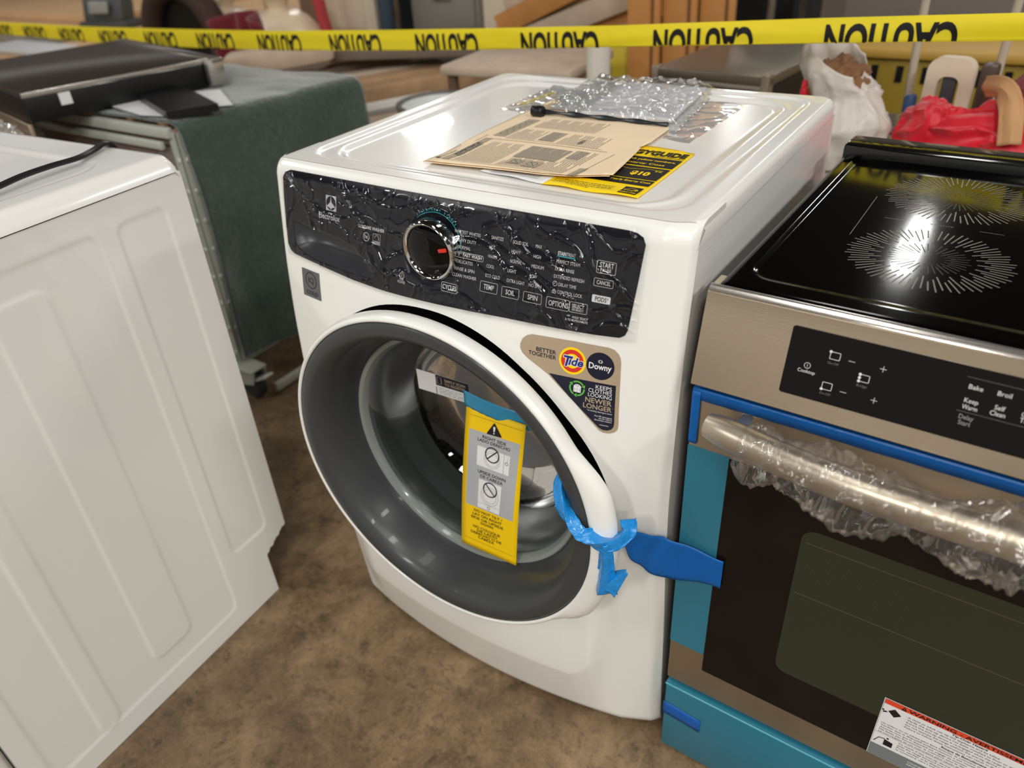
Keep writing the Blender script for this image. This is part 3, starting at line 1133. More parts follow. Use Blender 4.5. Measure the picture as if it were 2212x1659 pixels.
for t, x0, z0, x1 in (('DO NOT TILT /', .0254, -.1850, .0816), ('LAY ON RIGHT', .0228, -.1925, .0812), ('SIDE OR UPSIDE', .0196, -.2000, .0845), ('DOWN', .0397, -.2070, .0647), ('NO COLOQUE', .0244, -.2180, .0787), ('DE LADO', .0326, -.2245, .0734), ('DERECHO O DE', .0198, -.2310, .0821), ('CABEZA', .0351, -.2375, .0676)):
    ik.text(t, x0, z0, x1, M_ink_bk, h=.0048, lift=.0010, bold=.015)
ik.poly([(.0268, -.0606), (.0895, -.0606), (.0887, -.0955), (.0270, -.0955)], M_wlabel, .0009)
ik.band(circ(.0560, -.0780, .0150, 30), .0005, M_ink_gy, .0012)
ik.band(circ(.0560, -.0780, .0120, 30), .0005, M_ink_gy, .0012)
ik.line((.0785, -.0606), (.0785, -.0955), .0005, M_ink_gy, .0012)
ik.band(circ(.0838, -.0755, .0026, 16), .0007, M_ink_bk, .0012)
ik.band([(.0820, -.0630), (.0860, -.0630), (.0850, -.0710), (.0835, -.0740)], .0004, M_ink_gy, .0012, closed=False)
ik.poly([(.0330, -.1195), (.0775, -.1195), (.0755, -.1738), (.0325, -.1738)], M_wlabel, .0009)
ik.band(circ(.0555, -.1460, .0170, 30), .0005, M_ink_gy, .0012)
ik.band(circ(.0555, -.1460, .0130, 30), .0005, M_ink_gy, .0012)
ik.line((.0328, -.1640), (.0760, -.1640), .0004, M_ink_gy, .0012)
ik.band(circ(.0545, -.1690, .0026, 16), .0007, M_ink_bk, .0012)
for cx, cz, s in ((.0560, -.0690, 1), (.0560, -.1330, -1)):
    ik.band(circ(cx, cz, .0128, 30), .0020, M_ink_bk, .0016)
    ik.line((cx-.009, cz-.009*s), (cx+.009, cz+.009*s), .0020, M_ink_bk, .0016)
ik.build('tag_print', tagp, 'black printed warnings and washer pictograms')
M_btape = film_mat('blue_tape_clear', (10, 120, 190), .03, .3, haze=.45, opac_rgb=(40, 140, 190))
b = B()
b.grid(24, 6, lambda u, v: V((.328+u*.132, -.003-.004*math.sin(u*3)+.012*u*u, .640-u*.012-v*(.030+.0006*math.sin(u*60)) - .004*u)))
obj('tape_strip', b, mat('teal_tape', (54, 150, 190), .3, alpha=.9), tagp, solid=.0004, label='teal tape fixing the tag to the glass')
# registration label on the glass
rl = thing('registration_label', 'small white and navy registration label inside the washer door glass', 'label', (0, 0, 0))
def rl_fn(u, v, l):
    return V((.204+u*.0995, .030-l+.012*u, .624-u*.008-v*.040))
ik = Ink(rl_fn, .05)
ik.rect(0, 0, 1, 1, M_wlabel, 0)
ik.rect(.37, .0, 1, .52, M_navy, .0004)
ik.rect(.36, .62, .372, .98, M_navy, .0006)
ik.build('label_sheet', rl)
ik = Ink(lambda u, v, l: rl_fn(u, 1-v, l))
ik.band(rrect(.40, .58, .48, .92, .03), .012, M_tan, .0008)
ik.text('SIMPLY SCAN', .54, .76, .94, M_tan, h=.13, lift=.0008, bold=.02)
ik.text('TO REGISTER', .54, .57, .94, M_tan, h=.13, lift=.0008, bold=.02)
for k in range(4):
    ik.scribble(.42, .36-k*.09, (.86, .80, .94, .9)[k], .022, M_ink_gy, .0006, k)
ik.build('label_print', rl)

# paperwork and bag on the washer top
ZT = .9622
def paper_z(x, y):
    return ZT+.0030+.0030*(1-sst(.08, .14, y))+.0025*noise.noise(V((x*9, y*7, 1.3)))+.003*sst(.46, .52, x)
P1 = [(.2342, .0827), (.216, .3677), (.223, .47), (.45, .47), (.4961, .3709), (.5010, .2900), (.4975, .2640), (.5030, .2400), (.5140, .1700), (.5202, .1236), (.47, .1060), (.4252, .0955), (.33, .0890)]
def sheet_obj(poly, zf, mats, name, parent, step=.012, solid=.0005):
    bm = bmesh.new()
    bm.faces.new([bm.verts.new((p[0], p[1], 0)) for p in poly])
    xs = [p[0] for p in poly]; ys = [p[1] for p in poly]
    for ax, lo, hi in ((0, min(xs), max(xs)), (1, min(ys), max(ys))):
        k = math.floor(lo/step)+1
        while k*step < hi:
            co = [0, 0, 0]; no = [0, 0, 0]
            co[ax] = k*step; no[ax] = 1
            bmesh.ops.bisect_plane(bm, geom=bm.verts[:]+bm.edges[:]+bm.faces[:], plane_co=co, plane_no=no)
            k += 1
    for v in bm.verts:
        v.co.z = zf(v.co.x, v.co.y)
    return obj(name, bm, mats, parent, solid=solid)
M_kraft = mat('newsprint', (238, 214, 180), .7, noise_amt=.03, noise_scale=8)
pap = thing('instruction_sheet', 'buff printed instruction sheet lying open on top of the white washer', 'paper')
sheet_obj([(p[0]-.004, p[1]-.002) for p in P1], lambda x, y: paper_z(x, y)-.0012, [M_kraft], 'lower_leaf', pap)
sheet_obj(P1, lambda x, y: paper_z(x, y)+.0008, [M_kraft], 'upper_leaf', pap)
# print frame: u runs to the back (+y), v runs to the left (-x)
ik = Ink(lambda u, v, l: V((-v, u, paper_z(-v, u)+.0014+l)), .012)
ik.text('Electrolux', .108, -.2440, .150, M_ink_bk, h=.0055, lift=.0003)
ik.rect(.100, -.2455, .106, -.2385, M_ink_bk, .0003)
ik.rect(.1, -.262, .218, -.2485, mat('paper_grey', (170, 156, 134), .7), .0002)
ik.text('ADVERTENCIA', .128, -.2580, .196, M_ink_bk, h=.0085, lift=.0005, bold=.03)
ik.text('PELIGRO DE INCENDIO', .124, -.2645, .190, M_ink_bk, h=.0045, lift=.0005, bold=.02)
ik.text('Instrucciones', .20, -.2440, .235, M_ink_gy, h=.004, lift=.0003)
def col_lines(u0, u1, v0, v1, dv=.0042, h=.0011, sd=0):
    v = v0
    i = 0
    while v > v1:
        ik.scribble(u0, v, u1-(.0 if i % 5 else .02), h, M_ink_gy, .0004, sd+i)
        v -= dv
        i += 1
col_lines(.104, .205, -.271, -.335, sd=1)
col_lines(.104, .150, -.345, -.400, sd=60)
for q in ((.150, -.415, .205, -.345), (.172, -.44, .21, -.42), (.10, -.475, .14, -.462)):
    ik.rect(q[0], q[1], q[2], q[3], MATS['paper_grey'], .0002)
col_lines(.150, .205, -.345, -.415, sd=90)
col_lines(.150, .210, -.425, -.455, sd=120)
col_lines(.104, .150, -.405, -.455, sd=150)
for q in ((.118, -.375, .140, -.352), (.112, -.405, .14, -.38)):
    ik.rect(q[0], q[1], q[2], q[3], MATS['paper_grey'], .0006)
    ik.band(circ((q[0]+q[2])/2, (q[1]+q[3])/2, .008, 14), .0007, M_ink_bk, .0008)
    ik.line((q[0]+.003, q[1]+.004), (q[2]-.003, q[3]-.004), .0007, M_ink_bk, .0008)
ik.line((.218, -.25), (.222, -.462), .0009, M_ink_bk, .0004)
ik.line((.100, -.262), (.098, -.470), .0007, M_ink_bk, .0004)
ik.line((.100, -.470), (.215, -.478), .0007, M_ink_bk, .0004)
# second panel further back
ik.rect(.235, -.275, .345, -.252, MATS['paper_grey'], .0002)
for k in range(5):
    ik.band(circ(.250+k*.019, -.2635, .0065, 12), .0008, M_ink_bk, .0005)
col_lines(.232, .285, -.282, -.33, sd=200)
ik.rect(.236, -.362, .285, -.335, MATS['paper_grey'], .0002)
col_lines(.236, .285, -.337, -.362, sd=230)
col_lines(.300, .360, -.290, -.40, sd=260)
col_lines(.232, .285, -.372, -.44, sd=300)
ik.line((.228, -.28), (.230, -.45), .0008, M_ink_bk, .0004)
ik.text('ALERTA', .240, -.4080, .262, M_ink_bk, h=.007, lift=.0004, bold=.02)
ik.build('sheet_print', pap)

eg = thing('energy_label_sheet', 'yellow and black energy rating sheet sticking out from under the buff paper', 'paper')
def eg_z(x, y):
    return ZT+.0006+.0035*(1-sst(.075, .10, y))*math.sin((x-.43)*38)**2*.6*(1-sst(.10, .13, y))
YL = [(.4386, .0731), (.50, .0720), (.5794, .0739), (.579, .17), (.5773, .2738), (.545, .282), (.5147, .2856), (.44, .285), (.44, .15)]
sheet_obj(YL, eg_z, [M_yel], 'yellow_sheet', eg, solid=.0004)
sheet_obj([(.3292, .0855), (.40, .0770), (.4400, .0735), (.4410, .20), (.33, .20)], lambda x, y: eg_z(x, y)+.0002, [M_wlabel], 'white_flap', eg, solid=.0004)
ik = Ink(lambda u, v, l: V((u, v, eg_z(u, v)+.0005+l)), .012)
ik.text('ENERGYGUIDE', .4500, .2450, .5735, M_ink_bk, h=.0175, bold=.05)
ik.rect(.456, .1950, .5745, .2330, M_ink_bk)
ik.rect(.456, .1420, .5745, .1900, M_ink_bk)
ik.rect(.456, .1175, .5745, .1385, M_ink_bk)
ik.text('with yellow numbers.', .4950, .2175, .5700, M_yel, h=.0062, lift=.0006, bold=.02)
ik.text('Energy Cost', .5000, .2015, .5600, M_yel, h=.0062, lift=.0006, bold=.02)
ik.text('$10', .5290, .1560, .5560, M_yel, h=.0135, lift=.0006, bold=.05)
ik.text('Yearly Energy Cost', .5130, .1270, .5720, M_yel, h=.0058, lift=.0006, bold=.02)
ik.band([(.500, .182), (.520, .176), (.545, .182), (.568, .1815)], .0008, M_yel, .0006, closed=False)
ik.text('$46', .5580, .1745, .5680, M_yel, h=.005, lift=.0006)
ik.scribble(.520, .2395, .574, .0012, M_ink_bk, .0005, 3)
ik.scribble(.530, .2365, .574, .0012, M_ink_bk, .0005, 4)
for k in range(3):
    ik.scribble(.446, .100-k*.0055, .535, .0013, M_ink_bk, .0005, 9+k)
ik.text('ftc.gov/energy', .470, .0830, .505, M_ink_bk, h=.0036)
ik.rect(.5476, .0800, .5728, .1080, M_ink_bk)
ik.text('energy', .5500, .0930, .5660, M_yel, h=.0052, lift=.0006, shear=.3)
ik.band(circ(.560, .0940, .0100, 18, ry=.008, a0=10, a1=170), .0007, M_yel, .0006, closed=False)
ik.poly([(.5665+.0036*math.cos(math.radians(90+k*36))*(1 if k % 2 == 0 else .4), .0960+.0036*math.sin(math.radians(90+k*36))*(1 if k % 2 == 0 else .4)) for k in range(10)], M_yel, .0006)
ik.text('ENERGY STAR', .5490, .0822, .5715, M_yel, h=.0045, lift=.0006, bold=.02)
for k in range(3):
    ik.scribble(.345, .100-k*.006, .425, .0010, M_ink_gy, .0008, 30+k)
ik.build('energy_print', eg)

bag = thing('manual_bag', 'clear wrinkled plastic bag with white booklets taped on the back of the washer top', 'plastic bag')
BGc = [V((.2496, .385)), V((.4954, .388)), V((.4640, .640)), V((.2330, .645))]
def bil(u, v):
    return BGc[0]*(1-u)*(1-v)+BGc[1]*u*(1-v)+BGc[2]*u*v+BGc[3]*(1-u)*v
def bk(u, v):
    p = bil(u, v)
    return V((p.x, p.y, ZT+.0075+.0015*noise.noise(V((p.x*14, p.y*14, 0)))))
b = B()
b.grid(20, 20, lambda u, v: bk(.30+.67*u if v < 2 else u, .05+.9*v))
obj('booklet', b, mat('booklet_white', (236, 236, 238), .5), bag, solid=.006, label='white booklet')
b = B()
b.grid(10, 10, lambda u, v: bk(.03+.27*u, .1+.8*v)-V((0, 0, .001)))
obj('loose_leaf', b, mat('leaf_grey', (196, 200, 198), .4), bag, solid=.003, label='grey leaf')
def bagfn(u, v):
    uu = -.06+1.12*u
    vv = -.05+1.13*v
    p = bil(uu, vv)
    e = min(u, 1-u, v, 1-v)
    h = .0010+.014*sst(0, .09, e)
    q = V((p.x, p.y, 0))
    h += (.0055*ridge(q+V((.3, .1, 0)), 15, 6)+.004*ridge(V((q.x+q.y*.8, q.y*.5, 2)), 26, 7)+.002*noise.noise(q*70))*sst(0, .05, e)
    p2 = p+V((noise.noise(q*12), noise.noise(q*12+V((5, 5, 5)))))*.006*(1-sst(0, .1, e))
    return V((p2.x, p2.y, ZT+h))
b = B()
b.grid(150, 150, bagfn)
obj('film', b, film_mat('bag_film', refl=.10, rough=.07, haze=.06), bag, angle=80)
b = B()
pts = [bil(-.01+.98*k/20, -.012) for k in range(21)]
b.tube([(p.x, p.y-.002, ZT+.0085-.002*k/20) for k, p in enumerate(pts)], [.0035+.0012*math.sin(k*1.3) for k in range(21)], 8)
obj('dark_edge_roll', b, mat('dark_edge', (34, 38, 44), .25), bag, label='rolled dark front edge')
b = B()
b.lathe([(0, 0), (.0085, 0), (.0095, .002), (.0095, .018), (.0085, .021), (0, .021)], 18, (.246, .368, ZT+.0115), 'X')
obj('black_cap', b, M_black, bag, label='small ribbed black cap')
tf = thing('clear_tape', 'wide clear tape crossing under the plastic bag on the washer top', 'tape')
b = B()
def tfn(u, v):
    A = V((.160, .394)).lerp(V((.5069, .3250)), u)
    C_ = V((.160, .592)).lerp(V((.5700, .560)), u)
    p = A.lerp(C_, v)
    if u > .82:
        p = p.lerp(V((.555, .318+.25*v)), (u-.82)/.18*.9)
    q = V((p.x, p.y, 0))
    return V((p.x, p.y, ZT+.0008+.0016*ridge(q, 30, 5)+.0008*noise.noise(q*40)))
b.grid(120, 60, tfn)
obj('tape_film', b, film_mat('tape_film', refl=.07, rough=.1, haze=.05), tf, angle=80)
b = B()
b.grid(30, 4, lambda u, v: V((.176+.012*u+v*.010, .425+.11*u, ZT+.003+.002*math.sin(u*25)*math.sin(v*3))))
obj('yellowed_fold', b, film_mat('yellow_film', (236, 222, 130), .14, .1, haze=.35, opac_rgb=(228, 212, 130)), tf, label='yellowed tape fold')

# twisted blue tape holding the door shut
M_blue = mat('light_blue_tape', (24, 138, 214), .28, coat=.3, bump=.25, bump_scale=160)
tt = thing('twisted_door_tape', 'bright blue twisted tape wrapped round the washer door flange with a hanging end', 'tape')
path = [(.5640, -.100, .638), (.5665, -.112, .624), (.5770, -.124, .606), (.5870, -.131, .592), (.5990, -.134, .581), (.6090, -.134, .573), (.6190, -.132, .5685), (.6350, -.128, .5660), (.6490, -.121, .5675), (.6570, -.112, .572), (.6590, -.100, .577), (.6520, -.090, .581)]
def smooth_path(P, n):
    P = [V(p) for p in P]
    out = []
    for i in range(n+1):
        t = i/n*(len(P)-1)
        k = min(int(t), len(P)-2)
        f = t-k
        p0, p1, p2, p3 = P[max(k-1, 0)], P[k], P[k+1], P[min(k+2, len(P)-1)]
        out.append(.5*((2*p1)+(-p0+p2)*f+(2*p0-5*p1+4*p2-p3)*f*f+(-p0+3*p1-3*p2+p3)*f**3))
    return out
b = B()
sp = smooth_path(path, 70)
def ribbon(b, sp, w, tw, seed=0, fold=.35, n=9):
    rows = []
    ref = V((0, -1, 0))
    for i, p in enumerate(sp):
        t = (sp[min(i+1, len(sp)-1)]-sp[max(i-1, 0)]).normalized()
        a = t.cross(ref).normalized()
        c = a.cross(t).normalized()
        ang = tw(i/(len(sp)-1))
        d1 = a*math.cos(ang)+c*math.sin(ang)
        d2 = -a*math.sin(ang)+c*math.cos(ang)
        row = []
        for k in range(n):
            s = k/(n-1)-.5
            wv = w(i/(len(sp)-1))
            row.append(b.bm.verts.new(p+d1*s*wv+d2*(wv*fold*math.cos(s*7)+.0022*noise.noise(V((i*.28, k*.9, seed))))))
        rows.append(row)
    for i in range(len(rows)-1):
        for k in range(n-1):
            b.bm.faces.new([rows[i][k], rows[i][k+1], rows[i+1][k+1], rows[i+1][k]])
ribbon(b, sp, lambda t: .013+.010*sst(0, .35, t)+.003*math.sin(t*14), lambda t: .6*math.sin(t*11)+.3, 1)
obj('twisted_band', b, M_blue, tt, solid=.0012)
b = B()
hp = smooth_path([(.6420, -.128, .568), (.6420, -.127, .550), (.6420, -.126, .528), (.6410, -.125, .506), (.6390, -.124, .488), (.6360, -.123, .470)], 30)
ribbon(b, hp, lambda t: .018+.022*t*t, lambda t: .2*math.sin(t*4), 5, .25)
obj('hanging_end', b, M_blue, tt, solid=.0012)
b = B()
hp = smooth_path([(.6400, -.122, .478), (.6500, -.120, .493), (.6600, -.118, .507), (.6690, -.117, .519)], 16)
ribbon(b, hp, lambda t: .030*(1-t)+.006, lambda t: .5, 8, .2)
obj('loose_fold', b, M_blue, tt, solid=.0012)

# dark blue masking tape from washer to range
M_mask = mat('blue_masking_tape', (0, 96, 176), .38, bump=.15, bump_scale=50, alpha=.93)
bt = thing('bridging_tape', 'piece of deep blue tape joining the washer edge to the range door', 'tape')
b = B()
TOPP = [(.6440, -.072, .545), (.656, -.060, .538), (.672, -.046, .529), (.686, -.034, .521), (.7005, -.0275, .5150), (.735, -.0210, .5080), (.7715, -.0215, .5050)]
BOTP = [(.6440, -.072, .520), (.650, -.066, .492), (.662, -.054, .470), (.676, -.044, .452), (.7005, -.0285, .438), (.735, -.0215, .446), (.7715, -.0225, .4520)]
ta, tb = smooth_path(TOPP, 40), smooth_path(BOTP, 40)
b.grid(40, 10, lambda u, v: ta[int(round(u*40))].lerp(tb[int(round(u*40))], v)+V((0, -.0012*math.sin(u*22+v*3)-.001, 0)))
obj('tape_sheet', b, M_mask, bt, solid=.0005)

# ================================================================== the slide-in range
RA = math.radians(-1.8)
rng = thing('electric_range', 'stainless steel range with a black glass cooktop beside the washer', 'range', (.703, -.014, 0), RA)
RW, RD_ = .760, .640
ZC = .902
M_ss = brushed('brushed_steel', (176, 160, 138), .30)
M_ssb = brushed('polished_steel', (210, 204, 196), .16)
M_cglass = mat('cooktop_glass', (4, 4, 4), .085, spec=.45)
b = B()
b.box((.004, .02, .02), (RW-.004, RD_, ZC-.022), .002)
obj('cabinet', b, mat('range_side', (40, 41, 44), .35), rng, smooth=False, label='dark grey painted cabinet')
# console: slanted steel face
b = B()
prof = [(.030, .7800), (-.0090, .7790), (-.0100, .7805), (.0190, .8925), (.0215, .8950), (.0240, .8960), (.060, .8960), (.06, .86)]
n = len(prof)
xs_ = [0, .0015, RW-.0015, RW]
for sxa, sxb in ((0, RW),):
    b.prism([(sxa, p[0], p[1]) for p in prof], (RW, 0, 0))
obj('console', b, M_ss, rng, angle=25)
console = [o for o in COL.objects if o.name.startswith('console')][-1]
b = B()
# bright front nosing under the glass
b.prism([(.001, y, z) for y, z in ((.0196, .8932), (.0188, .8945), (.0200, .8965), (.0225, .8990), (.0248, .9004), (.0275, .9005), (.030, .8990), (.030, .8932))], (RW-.002, 0, 0))
obj('nosing', b, M_ssb, console, label='bright polished steel nosing')
def rp(u, s, l=0.):
    """point on the slanted console face, s up the slope"""
    d = V((0, .028, .108)).normalized()
    nn = V((0, -d.z, d.y))
    return V((u, -.0100, .7800))+d*s+nn*l
b = B()
q = rrect(.1035, .0215, .6565, .1005, .003, 4)
b.prism([rp(x, y) for x, y in q], (rp(0, 0, .0012)-rp(0, 0)))
disp_b = b
ik = Ink(lambda u, v, l: rp(u, v, .0012+l))
for t, x0, s0, x1, h in (('Cooktop', .1184, .0505, .1371, .0046), ('On-Off', .1470, .0672, .1587, .0030), ('Bridge', .1813, .0508, .1919, .0030), ('On-Off', .1466, .0316, .1583, .0030), ('Bake', .2817, .0778, .2943, .0056), ('Broil', .3069, .0780, .3191, .0056),
                         ('Keep', .2815, .0632, .2939, .0056), ('Warm', .2812, .0562, .2948, .0056), ('Self', .3082, .0635, .3172, .0056), ('Clean', .3058, .0572, .319, .0056), ('Delay', .2813, .0455, .2944, .0056), ('Start', .2822, .0392, .2933, .0056),
                         ('Convect', .3300, .0778, .3520, .0056), ('Cook', .3314, .0632, .3450, .0056), ('Time', .3314, .0572, .3440, .0056)):
    m_ = M_ink_gy if t in ('On-Off', 'Bridge') else M_ink_w
    if t in ('Delay', 'Start'): m_ = mat('print_dim', (150, 150, 150), .5)
    ik.text(t, x0, s0, x1, m_, h=h*.86, lift=.0004)
ik.band(circ(.1275, .0592, .0033, 20), .0005, M_ink_w, .0004)
ik.line((.1275, .0577), (.1275, .0607), .0005, M_ink_w, .0004)
for x0, s0, x1, s1, dots in ((.1481, .0730, .1584, .0811, [(.1481, .0811)]), (.1475, .0375, .1577, .0457, [(.1475, .0375)]), (.1822, .0567, .1920, .0645, [(.1822, .0645), (.1822, .0607), (.1822, .0568)])):
    ik.band(rrect(x0, s0, x1, s1, .0006, 2), .0006, M_ink_w, .0004)
    for dx, dz in dots:
        ik.poly(circ(dx, dz, .0016, 14), M_ink_w, .0006)
for x0, s0 in ((.1708, .0756), (.1702, .0398)):
    ik.line((x0-.0033, s0), (x0+.0033, s0), .0005, M_ink_w, .0004)
for x0, s0 in ((.2025, .0758), (.2020, .0398)):
    ik.line((x0-.0033, s0), (x0+.0033, s0), .0005, M_ink_w, .0004)
    ik.line((x0, s0-.0033), (x0, s0+.0033), .0005, M_ink_w, .0004)
ik.line((.2777, .0895), (.40, .0895), .0004, M_ink_gy, .0004)
ik.line((.2773, .0532), (.40, .0532), .0004, M_ink_gy, .0004)
ik.join('touch_display', disp_b, [mat('display_glass', (14, 10, 9), .08, spec=.3)], console, 'black glass touch panel with white symbols')
# cooktop
b = B()
def cook(u, v):
    x = .0095+u*(RW-.019)
    y = .0245+v*(.57-.0245)
    d = rr_d(x, y, .030, .060, RW-.030, .62, .03)
    z = ZC-.0022*(1-sst(-.004, .001, d))
    e = min(x-.0095, RW-.0095-x, y-.0245)
    if e < .003:
        z -= .003-math.sqrt(max(0, .003**2-(.003-e)**2))
    return V((x, y, z))
vs = b.grid(190, 120, cook)
ring = [vs[0][j] for j in range(120, -1, -1)]+[vs[i][0] for i in range(1, 191)]+[vs[190][j] for j in range(1, 121)]
low = [b.bm.verts.new((v.co.x, v.co.y, .888)) for v in ring]
for i in range(len(ring)-1):
    b.bm.faces.new([ring[i], ring[i+1], low[i+1], low[i]])
cook_b = b
ik = Ink(lambda u, v, l: V((u, v, ZC-.0022+l)))
M_tick = mat('cooktop_print', (122, 116, 108), .4)
M_tick2 = mat('cooktop_print_dim', (66, 63, 60), .4)
for cx, cy, RR in ((.199, .207, .093), (.198, .430, .095), (.560, .207, .093), (.560, .430, .075)):
    n = 72
    for k in range(n):
        a = math.radians(360*k/n)
        r0, r1 = ((.060, RR), (.052, RR*.93), (.066, RR*.97))[k % 3]
        if RR < .08: r0 *= .8
        ik.line((cx+r0*math.cos(a), cy+r0*math.sin(a)), (cx+r1*math.cos(a), cy+r1*math.sin(a)), .0016, M_tick, .0003)
        if k % 2 == 0:
            r2, r3 = ((.024, .046), (.018, .043))[(k//2) % 2]
            ik.line((cx+r2*math.cos(a), cy+r2*math.sin(a)), (cx+r3*math.cos(a), cy+r3*math.sin(a)), .0010, M_tick2, .0003)
for a, c in (((.1006, .2397), (.0985, .3953)), ((.125, .3185), (.1523, .3185)), ((.2384, .3200), (.2656, .3200)), ((.2975, .24), (.2975, .395))):
    ik.line(a, c, .0008, M_tick, .0003)
ik.text('BRIDGE', .1815, .3190, .2087, M_tick, h=.0034, lift=.0003)
ik.join('cooktop', cook_b, [M_cglass], rng, 'black glass cooktop with grey printed ray patterns')
# rear guard
b = B()
b.box((.004, .568, .878), (RW+.002, .634, .917), .005)
obj('rear_guard', b, mat('guard_black', (10, 10, 11), .12, coat=.5), rng, label='glossy black rear guard')
# oven door
DZ0, DZ1 = .194, .768
b = B()
b.box((0, -.0, DZ0), (RW, .020, DZ1), .003)
dr = obj('oven_door', b, M_ss, rng, angle=30)
b = B()
b.box((.0565, -.0022, .2525), (RW-.0565, .001, .678), .0008)
M_og = mat('oven_glass', (24, 18, 15), .10, spec=.25)
ogl = obj('door_glass', b, M_og, dr, smooth=False, label='dark glass pane of the oven door')
b = B()
# see-through middle with its dotted screen: a slightly lighter printed field
m_scr = mat('oven_screen', (58, 60, 44), .2, spec=.2)
nt = m_scr.node_tree
bs = nt.nodes['Principled BSDF']
tc = nt.nodes.new('ShaderNodeTexCoord')
sp_ = nt.nodes.new('ShaderNodeSeparateXYZ')
wv = nt.nodes.new('ShaderNodeMath'); wv.operation = 'MULTIPLY'; wv.inputs[1].default_value = 2200
sn = nt.nodes.new('ShaderNodeMath'); sn.operation = 'SINE'
mp = nt.nodes.new('ShaderNodeMapRange')
mp.inputs['From Min'].default_value = -1
mp.inputs['To Min'].default_value = .62
nt.links.new(tc.outputs['Object'], sp_.inputs[0])
nt.links.new(sp_.outputs['Z'], wv.inputs[0])
nt.links.new(wv.outputs[0], sn.inputs[0])
nt.links.new(sn.outputs[0], mp.inputs[0])
vm = nt.nodes.new('ShaderNodeVectorMath'); vm.operation = 'SCALE'
vm.inputs[0].default_value = lin((60, 62, 46))
nt.links.new(mp.outputs[0], vm.inputs['Scale'])
nt.links.new(vm.outputs[0], bs.inputs['Base Color'])
b.prism([(x, -.0023, z) for x, z in rrect(.160, .335, RW-.160, .612, .018, 5)], (0, -.0004, 0))
win = obj('window_screen', b, m_scr, ogl, smooth=False, label='dark green tinted window of the oven')
ik = Ink(lambda u, v, l: V((u, -.0028-l, v)))
M_rk = mat('rack_line', (78, 76, 60), .4)
for z in (.590, .499):
    ik.line((.166, z), (.594, z), .0014, M_rk, .0001)
ik.build('rack_lines', win)
# handle
b = B()
hp = [V((.036+.688*k/40, -.034-.030*math.sin(min(1, k/40*3.2 if k < 20 else (40-k)/40*3.2)*math.pi/2), .745)) for k in range(41)]
b.tube(hp, [.0145]+[.0175]+[.0186]*37+[.0175]+[.0145], 24, sq=1.1)
for v in b.bm.verts:
    v.co.y = v.co.y
hd = obj('handle', b, mat('satin_steel', (206, 194, 176), .34, .9), dr, label='thick brushed steel bar handle')
for x in (.072, .688):
    b = B()
    b.box((x-.009, -.050, .733), (x+.009, .002, .753), .004)
    obj('handle_post', b, MATS['satin_steel'], hd)
# drawer
b = B()
b.box((0, -.002, .006), (RW, .020, .183), .004)
dw = obj('storage_drawer', b, mat('teal_film', (42, 116, 138), .33, coat=.25), rng, angle=30, label='storage drawer covered in teal protective film')
b = B()
b.box((.0, -.0028, .1765), (RW, -.0005, .1800), .0008)
obj('drawer_lip', b, mat('teal_film_edge', (96, 176, 194), .25), dw, smooth=False)
for x in (.05, .71):
    b = B()
    b.lathe([(0, 0), (.018, 0), (.018, .02), (0, .02)], 16, (x, .06, 0), 'Z')
    obj('foot', b, M_black, rng)
b = B()
b.box((.0003, -.0012, .2885), (.0562, .0, .6800), .0003)
obj('edge_film', b, MATS['teal_film'], dr, smooth=False, label='teal protective film on the left of the door')
b = B()
b.box((RW-.0562, -.0012, .2885), (RW-.0003, .0, .6800), .0003)
obj('edge_film', b, MATS['teal_film'], dr, smooth=False, label='teal protective film on the right of the door')
# blue tapes stuck on the range
t1 = thing('door_edge_tape', 'long deep blue tape strip along the top of the oven door', 'tape', (.703, -.014, 0), RA)
b = B()
pr = [(.018, DZ1+.0008), (0, DZ1+.0008), (-.0012, DZ1-.0008), (-.0012, .7535)]
b.grid(60, 3, lambda u, v: V((.0005+u*(RW-.001), pr[int(round(v*3))][0], pr[int(round(v*3))][1]+(.0012*noise.noise(V((u*40, v*3, 0))) if v > .9 else 0))))
obj('top_strip', b, M_mask, t1, solid=.0006, angle=30)
b = B()
b.grid(4, 12, lambda u, v: V((.0002+u*.0112, -.0018, .6850+v*.0805)))
obj('corner_strip', b, M_mask, t1, solid=.0006)
t2 = thing('drawer_tape', 'short blue tape piece on the teal drawer at the bottom left of the range', 'tape', (.703, -.014, 0), RA)
b = B()
b.grid(8, 3, lambda u, v: V((-.0005+u*.0665, -.0030, .0985+v*.032-.006*u)))
obj('tape_piece', b, mat('tape_on_film', (10, 88, 170), .35), t2, solid=.0002)
# warning sticker
ws = thing('tip_over_sticker', 'white and orange warning sticker on the oven glass', 'sticker', (.703, -.014, 0), RA)
SX0, SZ0, SX1, SZ1 = .3025, .2545, .4900, .3790
ik = Ink(lambda u, v, l: V((u, -.0036-l, v)))
ik.rect(SX0, SZ0, SX1, SZ1, M_wlabel, .0002)
ik.build('sticker_sheet', ws)
ik = Ink(lambda u, v, l: V((u, -.0036-l, v)))
ik.band([(SX0+.001, SZ0+.001), (SX1-.001, SZ0+.001), (SX1-.001, SZ1-.001), (SX0+.001, SZ1-.001)], .0005, M_ink_bk, .0005)
ik.rect(SX0+.0015, .3685, SX1-.0015, .3775, M_orange, .0005)
ik.poly([(.3240, .3695), (.3310, .3695), (.3275, .3768)], M_ink_bk, .0008)
ik.line((.3275, .3712), (.3275, .3745), .0007, M_orange, .0010)
ik.text('WARNING - AVERTISSEMENT', .3330, .3702, .4830, M_ink_bk, h=.0058, lift=.0008, bold=.02)
rows = ['Tip-Over Hazard', 'A child or adult can tip the appliance and be killed.', 'Verify the anti-tip device has been installed to floor or wall.', 'Ensure the anti-tip device is re-engaged when the range is moved.', 'Do not operate the range without the anti-tip device in place.', 'Failure to follow these instructions can result in death or serious burns.']
